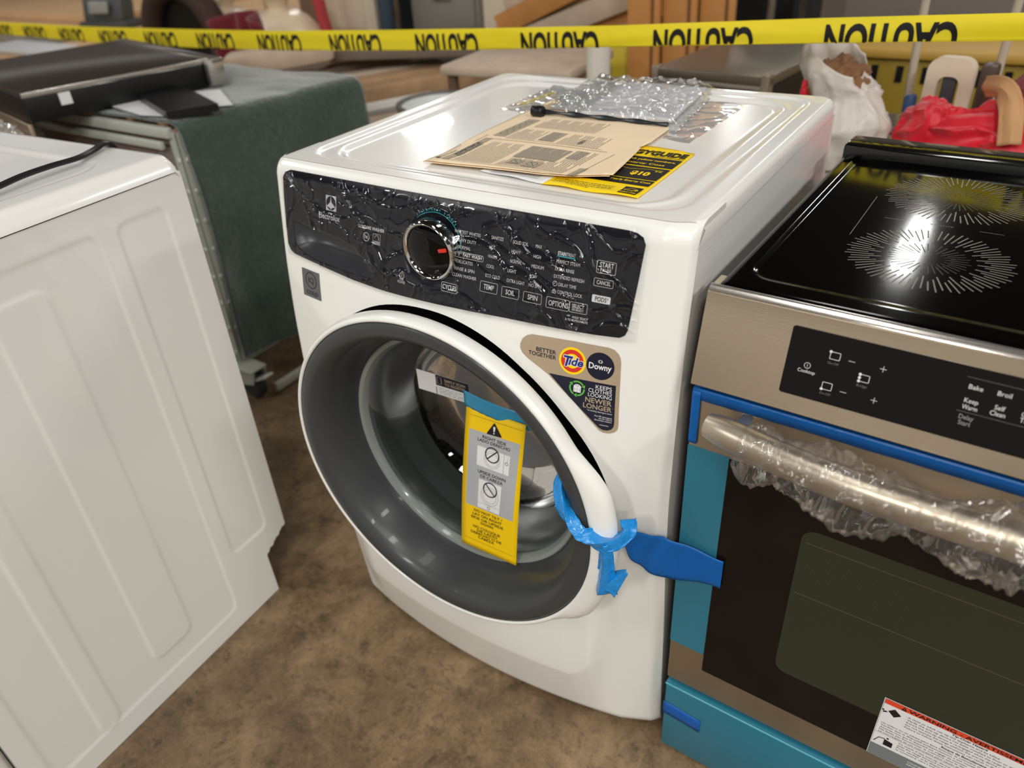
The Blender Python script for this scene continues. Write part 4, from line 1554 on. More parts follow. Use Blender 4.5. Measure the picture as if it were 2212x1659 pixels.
for i, t in enumerate(rows):
    z = .3640-.0052*i
    if i == 0:
        ik.text(t, .385, z, .425, M_ink_bk, h=.0036, lift=.0005, bold=.02)
    else:
        ik.text(t, .3345, z, .3345+.0020*len(t), M_ink_bk, h=.0030, lift=.0005)
        ik.poly(circ(.3325, z+.001, .0004, 6), M_ink_bk, .0005)
rows = ['Risque de Basculement', "Un enfant ou un adulte peut faire basculer la cuisiniere et etre tue.", "Verifier que le dispositif antibasculement a ete installe.", "Assurez-vous que le dispositif est engage de nouveau.", "Ne faites pas fonctionner la cuisiniere sans le dispositif en place.", "Le non-respect de ces instructions peut causer de graves brulures."]
for i, t in enumerate(rows):
    z = .3320-.0048*i
    if i == 0:
        ik.text(t, .380, z, .432, M_ink_bk, h=.0036, lift=.0005, bold=.02)
    else:
        ik.text(t, .3080, z, .3080+.0020*len(t), M_ink_bk, h=.0028, lift=.0005)
rows = ['To check if the anti-tip device is installed properly,', 'slide the range forward and look for the anti-tip bracket.', 'Pour verifier si le dispositif est bien installe, glisser', 'la cuisiniere vers l avant.']
for i, t in enumerate(rows):
    ik.text(t, .3345, .3005-.0048*i, .3345+.0020*len(t), M_ink_bk, h=.0028, lift=.0005)
ik.line((SX0+.001, .3065), (SX1-.001, .3065), .0004, M_ink_bk, .0005)
ik.rect(SX0+.001, SZ0+.001, SX1-.001, .2800, mat('sticker_grey', (120, 126, 128), .4), .0005)
for i, t in enumerate(('CONSUMER INFORMATION', "INFORMATION DU CONSOMMATEUR")):
    ik.text(t, .352, .2720-.0055*i, .352+.0026*len(t), M_wlabel, h=.0034, lift=.0008, bold=.01)
ik.poly([(.3110, .3560), (.3195, .3480), (.3270, .3560), (.3180, .3640)], M_ink_bk, .0006)
ik.poly([(.3045, .3520), (.3090, .3545), (.3110, .3530), (.3060, .3500)], M_ink_bk, .0006)
ik.poly(circ(.3050, .3550, .0015, 10), M_ink_bk, .0006)
ik.poly([(.3180, .2850), (.3290, .2850), (.3290, .2950), (.3180, .2975)], M_ink_bk, .0006)
ik.line((.3060, .2850), (.3110, .2965), .0010, M_ink_bk, .0006)
ik.line((.3110, .2965), (.3180, .2980), .0014, M_ink_bk, .0006)
ik.poly(circ(.3215, .3005, .0016, 10), M_ink_bk, .0006)
ik.build('sticker_print', ws)
# crumpled bag round the handle
hb = thing('handle_wrap', 'crumpled clear plastic sleeve over the oven door handle', 'plastic wrap', (.703, -.014, 0), RA)
b = B()
def hw(u, v):
    x = .078+u*.66
    a = v*2*math.pi
    yc = -.034-.030*math.sin(min(1, ((x-.022)/.716)*3.2)*math.pi/2) if x < .38 else -.064+.03*sst(.6, .76, x)
    q = V((x*1.0, math.cos(a)*.035, math.sin(a)*.035))
    r = .0300+.010*noise.noise(q*16+V((3, 1, 0)))+.006*ridge(q+V((1, 2, 3)), 26, 4)
    # gathers: the sleeve is pulled in at intervals
    g = abs(math.sin(x*23+1.2*noise.noise(V((x*9, 2, 2)))))
    r = r*(.78+.34*g)+.0035*noise.noise(V((x*160, a*1.6, 4)))
    r = max(r, .0195)
    e = min(u, 1-u)*.66
    r = r if e > .012 else .019+(r-.019)*e/.012
    zs = .742-.004-.004*g
    return V((x+.006*noise.noise(q*30), min(yc-r*math.cos(a)*1.0, -.0035), zs+r*math.sin(a)*1.22))
b.grid(420, 64, hw, wrap=False)
obj('sleeve', b, film_mat('sleeve_film', (246, 245, 243), .05, .08, haze=.02, bump=.15, bscale=120), hb, angle=85)

# ================================================================== caution tape strung behind
ct_ = thing('caution_tape', 'long yellow caution tape with black lettering stretched across the whole room', 'caution tape')
TP = [(1.25, 1.090, 1.044), (.914, 1.070, 1.025), (.576, 1.048, 1.001), (.116, 1.014, .967), (-.297, .988, .935), (-.652, .967, .910), (-1.202, .937, .876), (-1.773, .915, .850), (-2.508, .889, .824), (-3.486, .866, .806), (-4.6, .850, .790)]
_tx = [-t[0] for t in TP]
def tape_pt(s, w):
    """s: metres to the left of x=1.25; w: 0 at the top edge, .076 full width; the lower part folds up behind"""
    x = 1.25-s
    zt = interp(-x, _tx, [t[1] for t in TP])
    zb = interp(-x, _tx, [t[2] for t in TP])
    h = zt-zb
    y = .895+.1*(.915-x)
    t = max(0, min(1, (w-h)/.004))
    if w <= h-.002:
        return V((x, y-.002*math.sin(w/h*math.pi)-.0015*noise.noise(V((x*6, w*40, 0))), zt-w))
    k = w-(h-.002)
    if k < .006:
        a = k/.006*math.pi
        return V((x, y+.0019*(1-math.cos(a)), zt-(h-.002)-.002*math.sin(a)))
    return V((x, y+.0038+.002*math.sin((k-.006)*60), zt-(h-.002)+(k-.006)))
b = B()
b.grid(240, 30, lambda u, v: tape_pt(u*5.8, v*.076))
M_ct = mat('caution_yellow', (250, 228, 44), .3, coat=.2)
band_b = b
def tape_print(u, v, l):
    p = tape_pt(u, v)
    q1, q2 = tape_pt(u+.002, v), tape_pt(u, v+.001)
    n = (q1-p).cross(q2-p)
    n = n.normalized() if n.length > 0 else V((0, -1, 0))
    if v < .03 and n.y > 0: n = -n
    return p+(V((0, -1, 0)) if v < .045 else n*(1 if n.y < 0 else -1))*l
ik = Ink(tape_print, .004)
# word starts: the text is upside down, reading from right to left
s0 = 1.25-.822
for k in range(-1, 14):
    st = s0+k*.382
    vs_, fs_, w_ = glyphs('CAUTION', .035, 5)
    kx = .236/w_
    kz = .056/CAP
    pts = [(st+v[0]*kx, .068-.006-v[1]*kz+.0) for v in vs_]
    pts = [(st+v[0]*kx, .0145+v[1]*kz) for v in vs_]
    if st+.2 > 5.7 or st < 0: continue
    ik._add(pts, fs_, M_ink_bk, .0009)
ik.join('tape_band', band_b, [M_ct], ct_)

# ================================================================== the white laundry machine at the left
lm = thing('clothes_dryer', 'white laundry machine at the left edge with its ribbed side and black cord on top', 'laundry machine', (-.180, -.108, 0), math.radians(3.52))
DW, DHt = .686, .966
b = B()
def side(u, v):
    s = -.062+u*.626
    z = .001+v*.936
    d = .0
    def rr(s0, z0, s1, z1, r=.02, w=.0032):
        q = rr_d(s, z, s0, z0, s1, z1, r)
        return 1-sst(-w, w, q)
    d += .0015*rr(.112, .052, .528, .893)
    d -= .0015*rr(.214, .098, .302, .850)
    d -= .0015*rr(.396, .050, .436, .850)
    d += .0015*rr(-.014, .180, .078, .893, .015)
    return V((-d, -s, z))
def kp(q):
    s = -sum(v.co.y for v in q)/4
    z = sum(v.co.z for v in q)/4
    lim = interp(z, [0, .111, .149, .2], [.003, .005, -.062, -.062])
    return s >= lim
b.grid(209, 234, side, keep=kp)
for v in b.bm.verts:
    lim = interp(v.co.z, [0, .111, .149, .2], [.003, .005, -.062, -.062])
    if abs(-v.co.y-lim) < .0035:
        v.co.y = -lim
obj('side_panel', b, white, lm, angle=60)
b = B()
b.box((-DW, -.564, .001), (-.010, -.0070, .936))
b.box((-DW, -.0070, .16), (-.010, .058, .936))
obj('cabinet', b, white, lm, smooth=False)
b = B()
b.box((-DW, -.690, .004), (.0, -.5655, .965), .012, seg=4)
obj('front_panel', b, white_pl, lm, angle=50)
b = B()
def dtop(u, v):
    x = -DW+u*(DW+.003)
    y = -.5650+v*(.565+.058)
    z = DHt
    for d, r in ((.003-x, .028), (.058-y, .010)):
        if d < r:
            z -= (r-math.sqrt(max(0, r*r-(r-d)**2)))*(.95 if r > .02 else 1)
    q = rr_d(x, y, -DW+.05, -.56, -.066, -.020, .05)
    z -= .004*(1-sst(-.006, .006, q))
    return V((x, y, z))
vs = b.grid(120, 90, dtop)
ring = [vs[i][0] for i in range(121)]+[vs[120][j] for j in range(1, 91)]+[vs[i][90] for i in range(119, -1, -1)]
low = [b.bm.verts.new((v.co.x, v.co.y, .9395)) for v in ring]
for i in range(len(ring)-1):
    b.bm.faces.new([ring[i], ring[i+1], low[i+1], low[i]])
obj('top_panel', b, white, lm, angle=60)
b = B()
cp = smooth_path([(-.150, .075, .88), (-.149, .066, .945), (-.145, .048, .973), (-.130, .010, .973), (-.112, -.03, .974), (-.108, -.08, .976), (-.104, -.13, .976), (-.092, -.20, .974), (-.100, -.30, .974), (-.16, -.42, .974)], 70)
b.tube(cp, .0034, 8)
b.tube([p+V((-.0075, .001, 0)) for p in cp], .0034, 8)
obj('power_cord', b, mat('cord_black', (24, 24, 26), .35), lm, label='black power cord laid over the top')
for x, y in ((-.06, -.08), (-.62, -.08), (-.06, -.6), (-.62, -.6)):
    b = B()
    b.lathe([(0, 0), (.016, 0), (.016, .006), (0, .006)], 12, (x, y, 0), 'Z')
    obj('foot', b, M_black, lm)

# ================================================================== crate with the green blanket
M_steel = mat('zinc_steel', (192, 194, 184), .4, .25)
cr = thing('wheeled_steel_crate', 'wheeled frame of perforated steel angle under a green blanket behind the white machines', 'crate', (0, 0, 0))
def angle_post(name, p, h, lab=None):
    b = B()
    x, y, z = p
    b.box((x-.030, y-.002, z), (x, y, z+h))
    b.box((x-.002, y-.002, z), (x, y+.030, z+h))
    for k in range(int(h/.085)):
        zz = z+.04+k*.085
        b.lathe([(0, -.006), (.007, -.006), (.009, -.002)], 10, (x-.015, y, zz), 'Y')
        b.lathe([(0, .004), (.006, .004), (.008, .001)], 10, (x, y+.016, zz), 'X')
    return obj(name, b, M_steel, cr, smooth=False)
angle_post('post', (-.885, .420, .10), .71)
angle_post('post', (-1.60, .420, .10), .71)
angle_post('post', (-.885, 1.02, .10), .71)
for lo, hi in (((-1.60, .405, .795), (-.90, .425, .822)), ((-1.60, .398, .765), (-.93, .412, .786)), ((-1.6, .41, .10), (-.90, .43, .13)), ((-.90, .45, .10), (-.885, 1.0, .13))):
    b = B()
    b.box(lo, hi, .003)
    obj('rail', b, M_steel, cr)
b = B()
b.box((-1.60, .44, .12), (-.935, .45, .79))
obj('front_sheet', b, mat('smoked_sheet', (142, 126, 118), .22, .1), cr, smooth=False, label='smoky brown front sheet')
b = B()
b.box((-.990, .425, .15), (-.930, .436, .765), .002)
obj('inner_post', b, mat('grey_post', (168, 164, 158), .3, .6), cr, smooth=False)
for x, y, a in ((-.845, .415, .5), (-1.55, .46, 0), (-.92, .98, 0), (-1.55, .98, 0)):
    b = B()
    M = Matrix.Rotation(a, 4, 'Z')
    b.lathe([(0, -.016), (.040, -.016), (.046, -.010), (.046, .010), (.040, .016), (0, .016)], 26, (x, y, .046), 'Y')
    w = obj('caster_wheel', b, M_rubber, cr)
    b = B()
    b.box((x-.05, y-.032, .104), (x+.04, y+.032, .112), .002)
    b.prism([(x-.03, y-.024, .046), (x+.03, y-.024, .06), (x+.045, y-.024, .104), (x-.04, y-.024, .104)], (0, .003, 0))
    b.prism([(x-.03, y+.021, .046), (x+.03, y+.021, .06), (x+.045, y+.021, .104), (x-.04, y+.021, .104)], (0, .003, 0))
    b.box((x+.01, y-.02, .078), (x+.085, y+.02, .086), .002, tilt=Matrix.Rotation(-.45, 4, 'Y'))
    obj('caster_fork', b, M_steel, w)
M_felt = mat('green_felt', (52, 70, 58), .95, noise_amt=.22, noise_scale=60, bump=.5, bump_scale=90, sheen=.7)
bl = bpy.data.objects  # the blanket
b = B()
def drape(u, v):
    # v: 0 at the left of the top, going right over the edge and down the side
    y = .428+u*.60
    L = v*1.42
    wob = .012*noise.noise(V((y*5, L*4, 0)))+.006*noise.noise(V((y*17, L*9, 3)))
    R = .035
    ex = -.872+.10*(u-.0)*.9
    if L < .70:
        return V((ex-R-.70+L, y, .832+wob*.5))
    a = (L-.70)/R
    if a < math.pi/2:
        return V((ex-R+R*math.sin(a)+.0, y, .832-R+R*math.cos(a)+wob*.5))
    d = L-.70-R*math.pi/2
    return V((ex+.012*math.sin(y*22)*min(1, d*3)+wob*min(1, d*4)+.02*d, y+.010*math.sin(d*7), .832-R-d))
b.grid(70, 130, drape)
tag(obj('moving_blanket', b, M_felt, solid=.006, angle=80), 'dark green felt blanket draped over the steel crate and down its side', 'blanket')
b = B()
b.box((-.800, .45, .012), (-.785, 1.0, .040), .003)
tag(obj('steel_bar', b, M_steel), 'thin steel bar lying on the floor along the foot of the green blanket', 'bar')

# black cooktop unit resting over the crate
cu = thing('spare_cooktop', 'black glass cooktop unit with stainless rim resting on the crate at the left', 'cooktop', (-1.24, .25, .0), math.radians(-12))
b = B()
b.box((-.70, 0, .842), (0, .53, .905), .003)
obj('housing', b, mat('housing_black', (16, 16, 17), .4), cu, angle=30)
b = B()
b.box((-.70, .004, .9052), (-.002, .515, .9165), .002)
obj('glass_top', b, mat('painted_sheen_glass', (62, 54, 48), .22, spec=.8), cu, angle=30, label='black glass plate')  # black glass; its grazing reflection is painted in as a lighter base colour
b = B()
b.box((-.006, -.002, .905), (.002, .53, .918), .001)
b.box((-.70, .515, .905), (.03, .550, .919), .001)
b.box((.005, .50, .846), (.03, .55, .918), .001)
obj('rim', b, M_ssb, cu, angle=30, label='stainless steel rim')
b = B()
b.box((.0005, .085, .872), (.003, .115, .903))
obj('rating_tag', b, M_wlabel, cu, smooth=False, label='small white tag')
b = B()
b.box((-.70, -.012, .60), (-.005, .0, .84), .003)
obj('front_sheet', b, M_ss, cu, angle=30, label='brushed steel front')
wr = thing('crumpled_wrap', 'crumpled clear plastic on the steel front below the spare cooktop', 'plastic wrap', (-1.24, .25, 0), math.radians(-12))
b = B()
b.grid(60, 30, lambda u, v: V((-.30+u*.27, -.020-.016*ridge(V((u*2, v*2, 1)), 1.7, 4)-.01*noise.noise(V((u*6, v*6, 0))), .70+v*.125)))
obj('wrap_sheet', b, film_mat('wrap_film', refl=.15, rough=.12, haze=.18), wr, angle=80)
# black tray and papers on the blanket
b = B()
b.prism([(-1.168, .526, .842), (-.905, .425, .842), (-.840, .540, .842), (-1.128, .653, .842)], (0, 0, .018))
tag(obj('black_tray', b, mat('tray_black', (20, 20, 22), .3)), 'flat black panel lying on the green blanket beside the spare cooktop', 'panel')
for i, (pts, lab) in enumerate((([(-1.27, .47), (-1.02, .425), (-.93, .445), (-1.0, .47), (-1.20, .545)], 'white paper tucked under the near edge of the black panel'), ([(-1.12, .665), (-.90, .56), (-.86, .60), (-1.06, .72)], 'white paper on the green blanket beyond the black panel'))):
    b = B()
    b.prism([(p[0], p[1], .8415) for p in pts], (0, 0, .0015))
    tag(obj('paper_sheet', b, M_wlabel, smooth=False), lab, 'paper', 'papers on the green blanket')

# ================================================================== behind the caution tape
M_ply = mat('plywood', (216, 178, 136), .7, noise_amt=.08, noise_scale=3)
M_wood = mat('pine', (176, 142, 106), .7, noise_amt=.15, noise_scale=12)
M_wood2 = mat('old_timber', (128, 104, 84), .8, noise_amt=.2, noise_scale=14)
M_wood3 = mat('painted_timber', (196, 176, 156), .7, noise_amt=.12, noise_scale=10)
M_orange_w = mat('honey_oak', (196, 136, 76), .45, noise_amt=.12, noise_scale=6)
M_cream = mat('cream_paint', (222, 206, 182), .5, noise_amt=.03, noise_scale=3)
def single(name, b, m, label, cat, group=None, **k):
    return tag(obj(name, b, m, **k), label, cat, group)
# sheets of board at the far left on two trestles
b = B(); b.box((-8.6, 1.75, .56), (-3.45, 4.3, .60), .004)
single('board_sheet', b, M_ply, 'large pale peach board lying flat at the far left behind the tape', 'board', angle=30)
b = B(); b.box((-8.6, 2.75, .602), (-4.9, 4.3, .66), .004)
single('board_sheet', b, M_ply, 'second peach board stacked on the rear of the large one', 'board', angle=30)
for i, x in enumerate((-3.9, -6.2)):
    t = thing('trestle', ['wooden trestle under the right end of the peach board', 'wooden trestle under the middle of the peach board'][i], 'trestle', (x, 2.8, 0), 0, 'trestles under the boards')
    b = B(); b.box((-.05, -.8, .50), (.05, .8, .558))
    obj('beam', b, M_wood, t, smooth=False)
    for sx in (-1, 1):
        for sy in (-.6, .6):
            b = B(); b.tube([(sx*.22, sy, 0), (sx*.03, sy, .50)], .025, 6)
            obj('leg', b, M_wood, t)
t = thing('desk_phone', 'dark grey desk phone standing on the peach board', 'telephone', (-4.70, 2.66, .603), .3)
b = B(); b.box((-.20, -.10, 0), (.20, .10, .05), .015)
b.box((-.17, -.06, .02), (.17, .08, .20), .03, tilt=Matrix.Rotation(-.3, 4, 'X'))
obj('body', b, mat('phone_grey', (76, 78, 76), .5), t)
b = B(); b.box((-.07, -.10, .10), (.09, -.085, .18), .004, tilt=Matrix.Rotation(-.3, 4, 'X'))
obj('screen', b, mat('screen_grey', (150, 150, 144), .4), t)
b = B(); b.box((-.30, -.10, 0), (.28, .10, .075), .01)
o = single('grey_tray', b, mat('grey_tray', (140, 138, 132), .5), 'long grey tray on the near edge of the peach board', 'tray')
o.location = (-4.72, 2.12, .602); o.rotation_euler.z = .1
b = B(); b.box((-.34, -.12, 0), (.34, .12, .03), .008)
o = single('white_packet', b, M_wlabel, 'flat white packet on the near left corner of the peach board', 'packet')
o.location = (-4.35, 1.86, .602)
# dark round basket
t = thing('wreath_hoop', 'large dark brown round hoop standing behind the caution tape', 'hoop', (-3.02, 2.05, 0), 0)
b = B()
b.grid(48, 14, lambda u, v: V(((.285+.065*math.cos(v*6.283))*math.cos(u*6.283), .065*math.sin(v*6.283), .66+(.285+.065*math.cos(v*6.283))*math.sin(u*6.283))))
obj('hoop', b, mat('dark_wicker', (64, 44, 36), .7, bump=.6, bump_scale=60), t)
b = B(); b.lathe([(0, .01), (.25, .01), (.25, .03), (0, .03)], 40, (0, 0, .66), 'Y')
obj('dark_backing', b, M_black, t)
b = B(); b.box((-.18, -.12, 0), (.18, .12, .33), .01)
obj('stand', b, mat('stand_dark', (50, 42, 38), .7), t, smooth=False)
# tan cane arch beside it
b = B()
b.tube([(-2.95+.30*math.cos(a/20*math.pi), 2.35, .72+.42*math.sin(a/20*math.pi)) for a in range(21)]+[(-3.25, 2.35, .0)], .022, 8)
b.tube([(-2.65, 2.35, .72), (-2.65, 2.35, 0)], .022, 8)
single('cane_arch', b, M_orange_w, 'honey coloured bent cane arch beside the dark hoop', 'arch')
# cream urns with maroon cloth
for x, y, s, lab in ((-2.33, 2.12, .235, 'big round cream urn right of the maroon cloth'), (-2.86, 2.32, .200, 'smaller cream urn left of the maroon cloth')):
    t = thing('ceramic_urn', lab, 'urn', (x-(.12 if s < .22 else 0), y, 0), 0, 'cream urns behind the tape')
    b = B()
    z0 = .62
    b.lathe([(0, 0), (.11, 0), (.12, .02), (.07, .10), (.06, z0-s*1.2), (s*.5, z0-s*.9), (s*.9, z0-s*.45), (s, z0), (s*.93, z0+s*.42), (s*.6, z0+s*.80), (s*.32, z0+s*.95), (0, z0+s*.97)], 40, (0, 0, 0), 'Z')
    obj('body', b, mat('urn_glaze', (232, 212, 182), .3, coat=.3), t, angle=60)
    b = B()
    b.lathe([(s*.2, z0+s*.94), (s*.24, z0+s*1.1), (s*.32, z0+s*1.18), (s*.2, z0+s*1.15)], 30, (0, 0, 0), 'Z')
    obj('rim', b, MATS['urn_glaze'], t, angle=60)
M_maroon = mat('maroon_cloth', (110, 20, 34), .85, noise_amt=.15, noise_scale=10, sheen=.3)
b = B()
b.grid(40, 30, lambda u, v: V((-2.40+u*.42+.02*math.sin(v*9), 1.75+.05*math.sin(u*9+v*3)+.03*math.sin(u*23), .12+v*.765-.08*(2*u-1)**2*v)))
single('maroon_cloth', b, M_maroon, 'maroon cloth hanging between the two cream urns', 'cloth', solid=.01, angle=80)
b = B(); b.tube([(-2.085, 2.25, .0), (-2.10, 2.25, .55), (-2.16, 2.25, .80), (-2.20, 2.25, 1.1)], [.02, .025, .03, .03], 8)
single('red_pole', b, mat('red_pole', (186, 60, 66), .5), 'curved red post between the big urn and the cream door', 'post')
# cream door leaf, grey cabinet, dark gap
t = thing('loose_door', 'cream panelled door leaf standing upright behind the tape', 'door', (-2.13, 2.40, 0))
b = B(); b.box((-.20, -.02, 0), (.21, .02, 1.9), .004)
obj('leaf', b, M_cream, t, angle=30)
for z in (.12, .72, 1.3):
    b = B(); b.box((-.13, -.026, z), (.14, -.018, z+.5), .006)
    obj('moulding', b, M_cream, t, angle=30)
t = thing('filing_cabinet', 'grey metal filing cabinet right of the cream door', 'cabinet', (-1.55, 2.55, 0))
b = B(); b.box((-.19, -.10, 0), (.22, .4, 1.35), .008)
obj('body', b, mat('cabinet_grey', (142, 134, 124), .45), t)
for k in range(4):
    b = B(); b.box((-.17, -.112, .04+k*.32), (.20, -.098, .34+k*.32), .004)
    d_ = obj('drawer', b, MATS['cabinet_grey'], t)
    b = B(); b.box((-.04, -.13, .22+k*.32), (.07, -.11, .235+k*.32), .002)
    obj('handle', b, M_ssb, d_)
M_teal = mat('dark_teal', (26, 40, 48), .6)
b = B(); b.box((-1.98, 2.62, 0), (-1.77, 2.9, 1.5), .02)
single('dark_locker', b, M_teal, 'dark teal locker between the cream door and the grey cabinet', 'locker')
b = B(); b.box((-1.31, 2.7, 0), (-1.03, 3.0, 1.5), .02)
single('dark_locker', b, M_teal, 'dark teal locker right of the grey cabinet', 'locker')
b = B(); b.tube([(-1.86, 2.36, 0), (-1.83, 2.36, .75), (-1.81, 2.36, 1.3)], .04, 10)
single('blue_hose', b, mat('slate_blue', (58, 72, 84), .5), 'slate blue pipe leaning beside the cream door', 'pipe')
b = B(); b.box((-1.26, 2.38, 0), (-1.05, 2.42, 1.6), .01)
single('cream_plank', b, M_cream, 'narrow cream plank standing upright left of the slanting planks', 'plank')
# leaning boards
for i in range(6):
    b = B()
    b.box((-.42, -.015, -.045), (.42, .015, .045), .004)
    o = single('leaning_plank', b, [M_wood, M_orange_w, M_wood3][i % 3], ['lowest plank in the slanting stack behind the tape at top centre', 'second plank from the bottom of the slanting stack at top centre', 'third plank from the bottom of the slanting stack at top centre', 'fourth plank from the bottom of the slanting stack at top centre', 'fifth plank from the bottom of the slanting stack at top centre', 'topmost plank in the slanting stack behind the tape at top centre'][i], 'plank', 'slanting planks at top centre')
    o.location = (-.78+.02*i, 2.30+.04*(i % 2), .68+.067*i)
    o.rotation_euler = (0, -.28-.03*i, .15)
b = B(); b.box((-.86, 2.20, 0), (-.60, 2.5, .52), .01)
single('wooden_crate', b, M_wood2, 'brown wooden crate under the slanting planks', 'crate')
# honey oak panels
for i in range(3):
    t = thing('oak_panel', ['leftmost of the three honey oak panels standing behind the washer', 'middle one of the three honey oak panels behind the washer', 'rightmost of the three honey oak panels behind the washer'][i], 'panel', (-.28+.125*i, 2.00+.03*i, 0), 0, 'honey oak panels')
    b = B(); b.box((-.0625, -.012, 0), (.061, .012, 1.5), .003, tilt=Matrix.Rotation(-.02, 4, 'Y'))
    obj('panel', b, M_orange_w, t)
    b = B(); b.box((.030, -.016, .02), (.040, -.011, 1.48), .001, tilt=Matrix.Rotation(-.02, 4, 'Y'))
    obj('groove_strip', b, mat('walnut_strip', (120, 74, 40), .5), t, smooth=False)
# low bench with rounded wooden top and woven end
t = thing('wooden_bench', 'long pale wooden bench top with a woven end under the caution tape', 'bench', (-.56, 1.66, 0), .10)
b = B(); b.box((-.26, -.20, .755), (.24, .20, .790), .012)
obj('top', b, M_wood3, t)
b = B(); b.box((.14, -.19, .45), (.24, .19, .752), .02)
obj('woven_end', b, mat('wicker', (156, 122, 86), .8, bump=.8, bump_scale=120), t)
for sx in (-.23, .12):
    for sy in (-.16, .16):
        b = B(); b.tube([(sx, sy, 0), (sx, sy, .755)], .02, 8)
        obj('leg', b, M_wood2, t)
# white oval basin
t = thing('oval_basin', 'white oval basin with dark rim behind the left edge of the washer top', 'basin', (-.66, 1.29, .53), 0)
b = B()
b.lathe([(0, 0), (.08, 0), (.12, .04), (.145, .13), (.155, .17), (.145, .175), (.13, .13), (.10, .05), (0, .03)], 44, (0, 0, 0), 'Z')
for v in b.bm.verts:
    v.co.x *= 1.1
obj('bowl', b, mat('basin_white', (220, 224, 220), .25, coat=.4), t, angle=60)
b = B()
b.grid(44, 8, lambda u, v: V(((.155+.010*math.cos(v*6.283))*1.1*math.cos(u*6.283), (.155+.010*math.cos(v*6.283))*math.sin(u*6.283), .175+.010*math.sin(v*6.283))))
obj('rim', b, mat('rim_grey', (104, 100, 96), .4), t, label='dark grey rim')
b = B(); b.box((-.92, 1.14, 0), (-.46, 1.44, .528), .01)
single('grey_crate', b, mat('crate_grey', (120, 112, 104), .6, noise_amt=.1, noise_scale=5), 'grey crate under the white oval basin', 'crate')
# white frame pieces beside the basin
for i, (p0, p1) in enumerate((((-1.18, 1.25, 0), (-1.18, 1.25, .62)), ((-1.20, 1.25, .62), (-.90, 1.5, .66)))):
    b = B(); b.tube([p0, p1], .024, 8)
    single('white_tube', b, mat('tube_white', (205, 200, 192), .4), ['upright white tube left of the oval basin', 'slanting white tube above the upright one left of the basin'][i], 'tube', 'white tubes')
# white pipe and yellow drum
b = B(); b.lathe([(0, 0), (.038, 0), (.038, .88), (0, .88)], 20, (-.22, 1.52, 0), 'Z')
single('white_pipe', b, mat('pipe_white', (226, 220, 208), .4), 'upright white pipe right of the woven bench end', 'pipe', angle=50)
b = B(); b.lathe([(0, 0), (.12, 0), (.12, .72), (.11, .76), (0, .76)], 28, (-.43, 2.15, 0), 'Z')
single('yellow_drum', b, mat('drum_yellow', (214, 192, 52), .5), 'yellow drum beside the honey oak panels', 'drum', angle=50)
# timber pile
rnd = random.Random(11)
labs = ['brown timber in the jumbled pile behind the green blanket', 'pale painted timber in the pile behind the green blanket', 'light pine timber in the pile behind the green blanket']
for lay in range(8):
    yaw = 1.30 if lay % 2 == 0 else 1.12
    for i in range(6-lay//3):
        m_ = rnd.randrange(3)
        L = rnd.uniform(.95, 1.25)
        w, h = rnd.uniform(.09, .15), rnd.uniform(.06, .078)
        b = B(); b.box((-L/2, -w/2, -h/2), (L/2, w/2, h/2), .004)
        o = single('timber', b, [M_wood2, M_wood3, M_wood][m_], labs[m_], 'timber', ['brown pile timbers', 'painted pile timbers', 'pine pile timbers'][m_])
        o.location = (-1.97+i*.185+lay*.012, 1.78+rnd.uniform(-.10, .10), lay*.0805+h/2+.001)
        o.rotation_euler = (0, 0, yaw)
b = B(); b.box((-.42, -.16, -.03), (.42, .16, .03), .01)
o = single('grey_slab', b, mat('slab_grey', (126, 112, 100), .6), 'wide grey brown slab on top of the timber pile just under the tape', 'slab')
o.location = (-1.52, 2.12, .715); o.rotation_euler = (.05, 0, .45)
b = B(); b.box((-.24, -.08, -.05), (.24, .08, .05), .03)
o = single('tan_bundle', b, M_wood3, 'rounded tan bundle on the left end of the timber pile', 'bundle')
o.location = (-1.88, 1.68, .72); o.rotation_euler = (0, -.1, .75)
# dark steel cabinet behind the washer
t = thing('steel_case', 'low dark steel case with a dull silver top behind the washer', 'case', (.245, 1.25, 0), -.10)
b = B(); b.box((-.155, 0, .0), (.155, .56, .842), .006)
obj('body', b, mat('case_black', (22, 21, 22), .4), t)
b = B(); b.box((-.163, -.012, .842), (.163, .57, .868), .005)
obj('lid', b, mat('case_lid', (136, 126, 112), .38, .75), t, label='dull silver lid')
b = B(); b.box((-.158, -.010, .832), (.158, -.002, .845), .002)
obj('front_trim', b, M_ssb, t)
for sx in (-1, 1):
    b = B(); b.box((sx*.155-.012, -.016, .74), (sx*.155+.008, .02, .872), .003)
    obj('corner_cap', b, mat('corner_cap', (170, 156, 138), .35, .7), t)
# stainless rack at the top right
t = thing('stainless_rack', 'stainless steel rack with dark machinery at the top right', 'rack', (.30, 2.70, 0))
for z in (.15, .55, .86):
    b = B(); b.box((-.34, -.02, z), (.95, .50, z+.03), .004)
    obj('shelf', b, M_ssb, t, angle=30)
for sx in (-.33, .94):
    for sy in (-.01, .49):
        b = B(); b.tube([(sx, sy, 0), (sx, sy, 1.3)], .016, 8)
        obj('post', b, M_ssb, t)
b = B(); b.box((-.20, 2.85, .895), (.30, 3.1, 1.25), .02)
single('grey_motor_box', b, mat('machine_grey', (104, 104, 96), .5), 'grey green metal box on the left of the stainless rack', 'box')
b = B(); b.box((.42, 2.8, .895), (1.15, 3.1, 1.2), .02)
single('olive_box', b, mat('machine_olive', (112, 110, 88), .5), 'olive metal box on the right of the stainless rack', 'box')
b = B(); b.lathe([(0, -.02), (.055, -.02), (.06, .0), (.055, .02), (0, .02)], 24, (.20, 2.74, .952), 'Y')
single('black_pulley', b, M_black, 'round black pulley on the stainless rack', 'pulley')
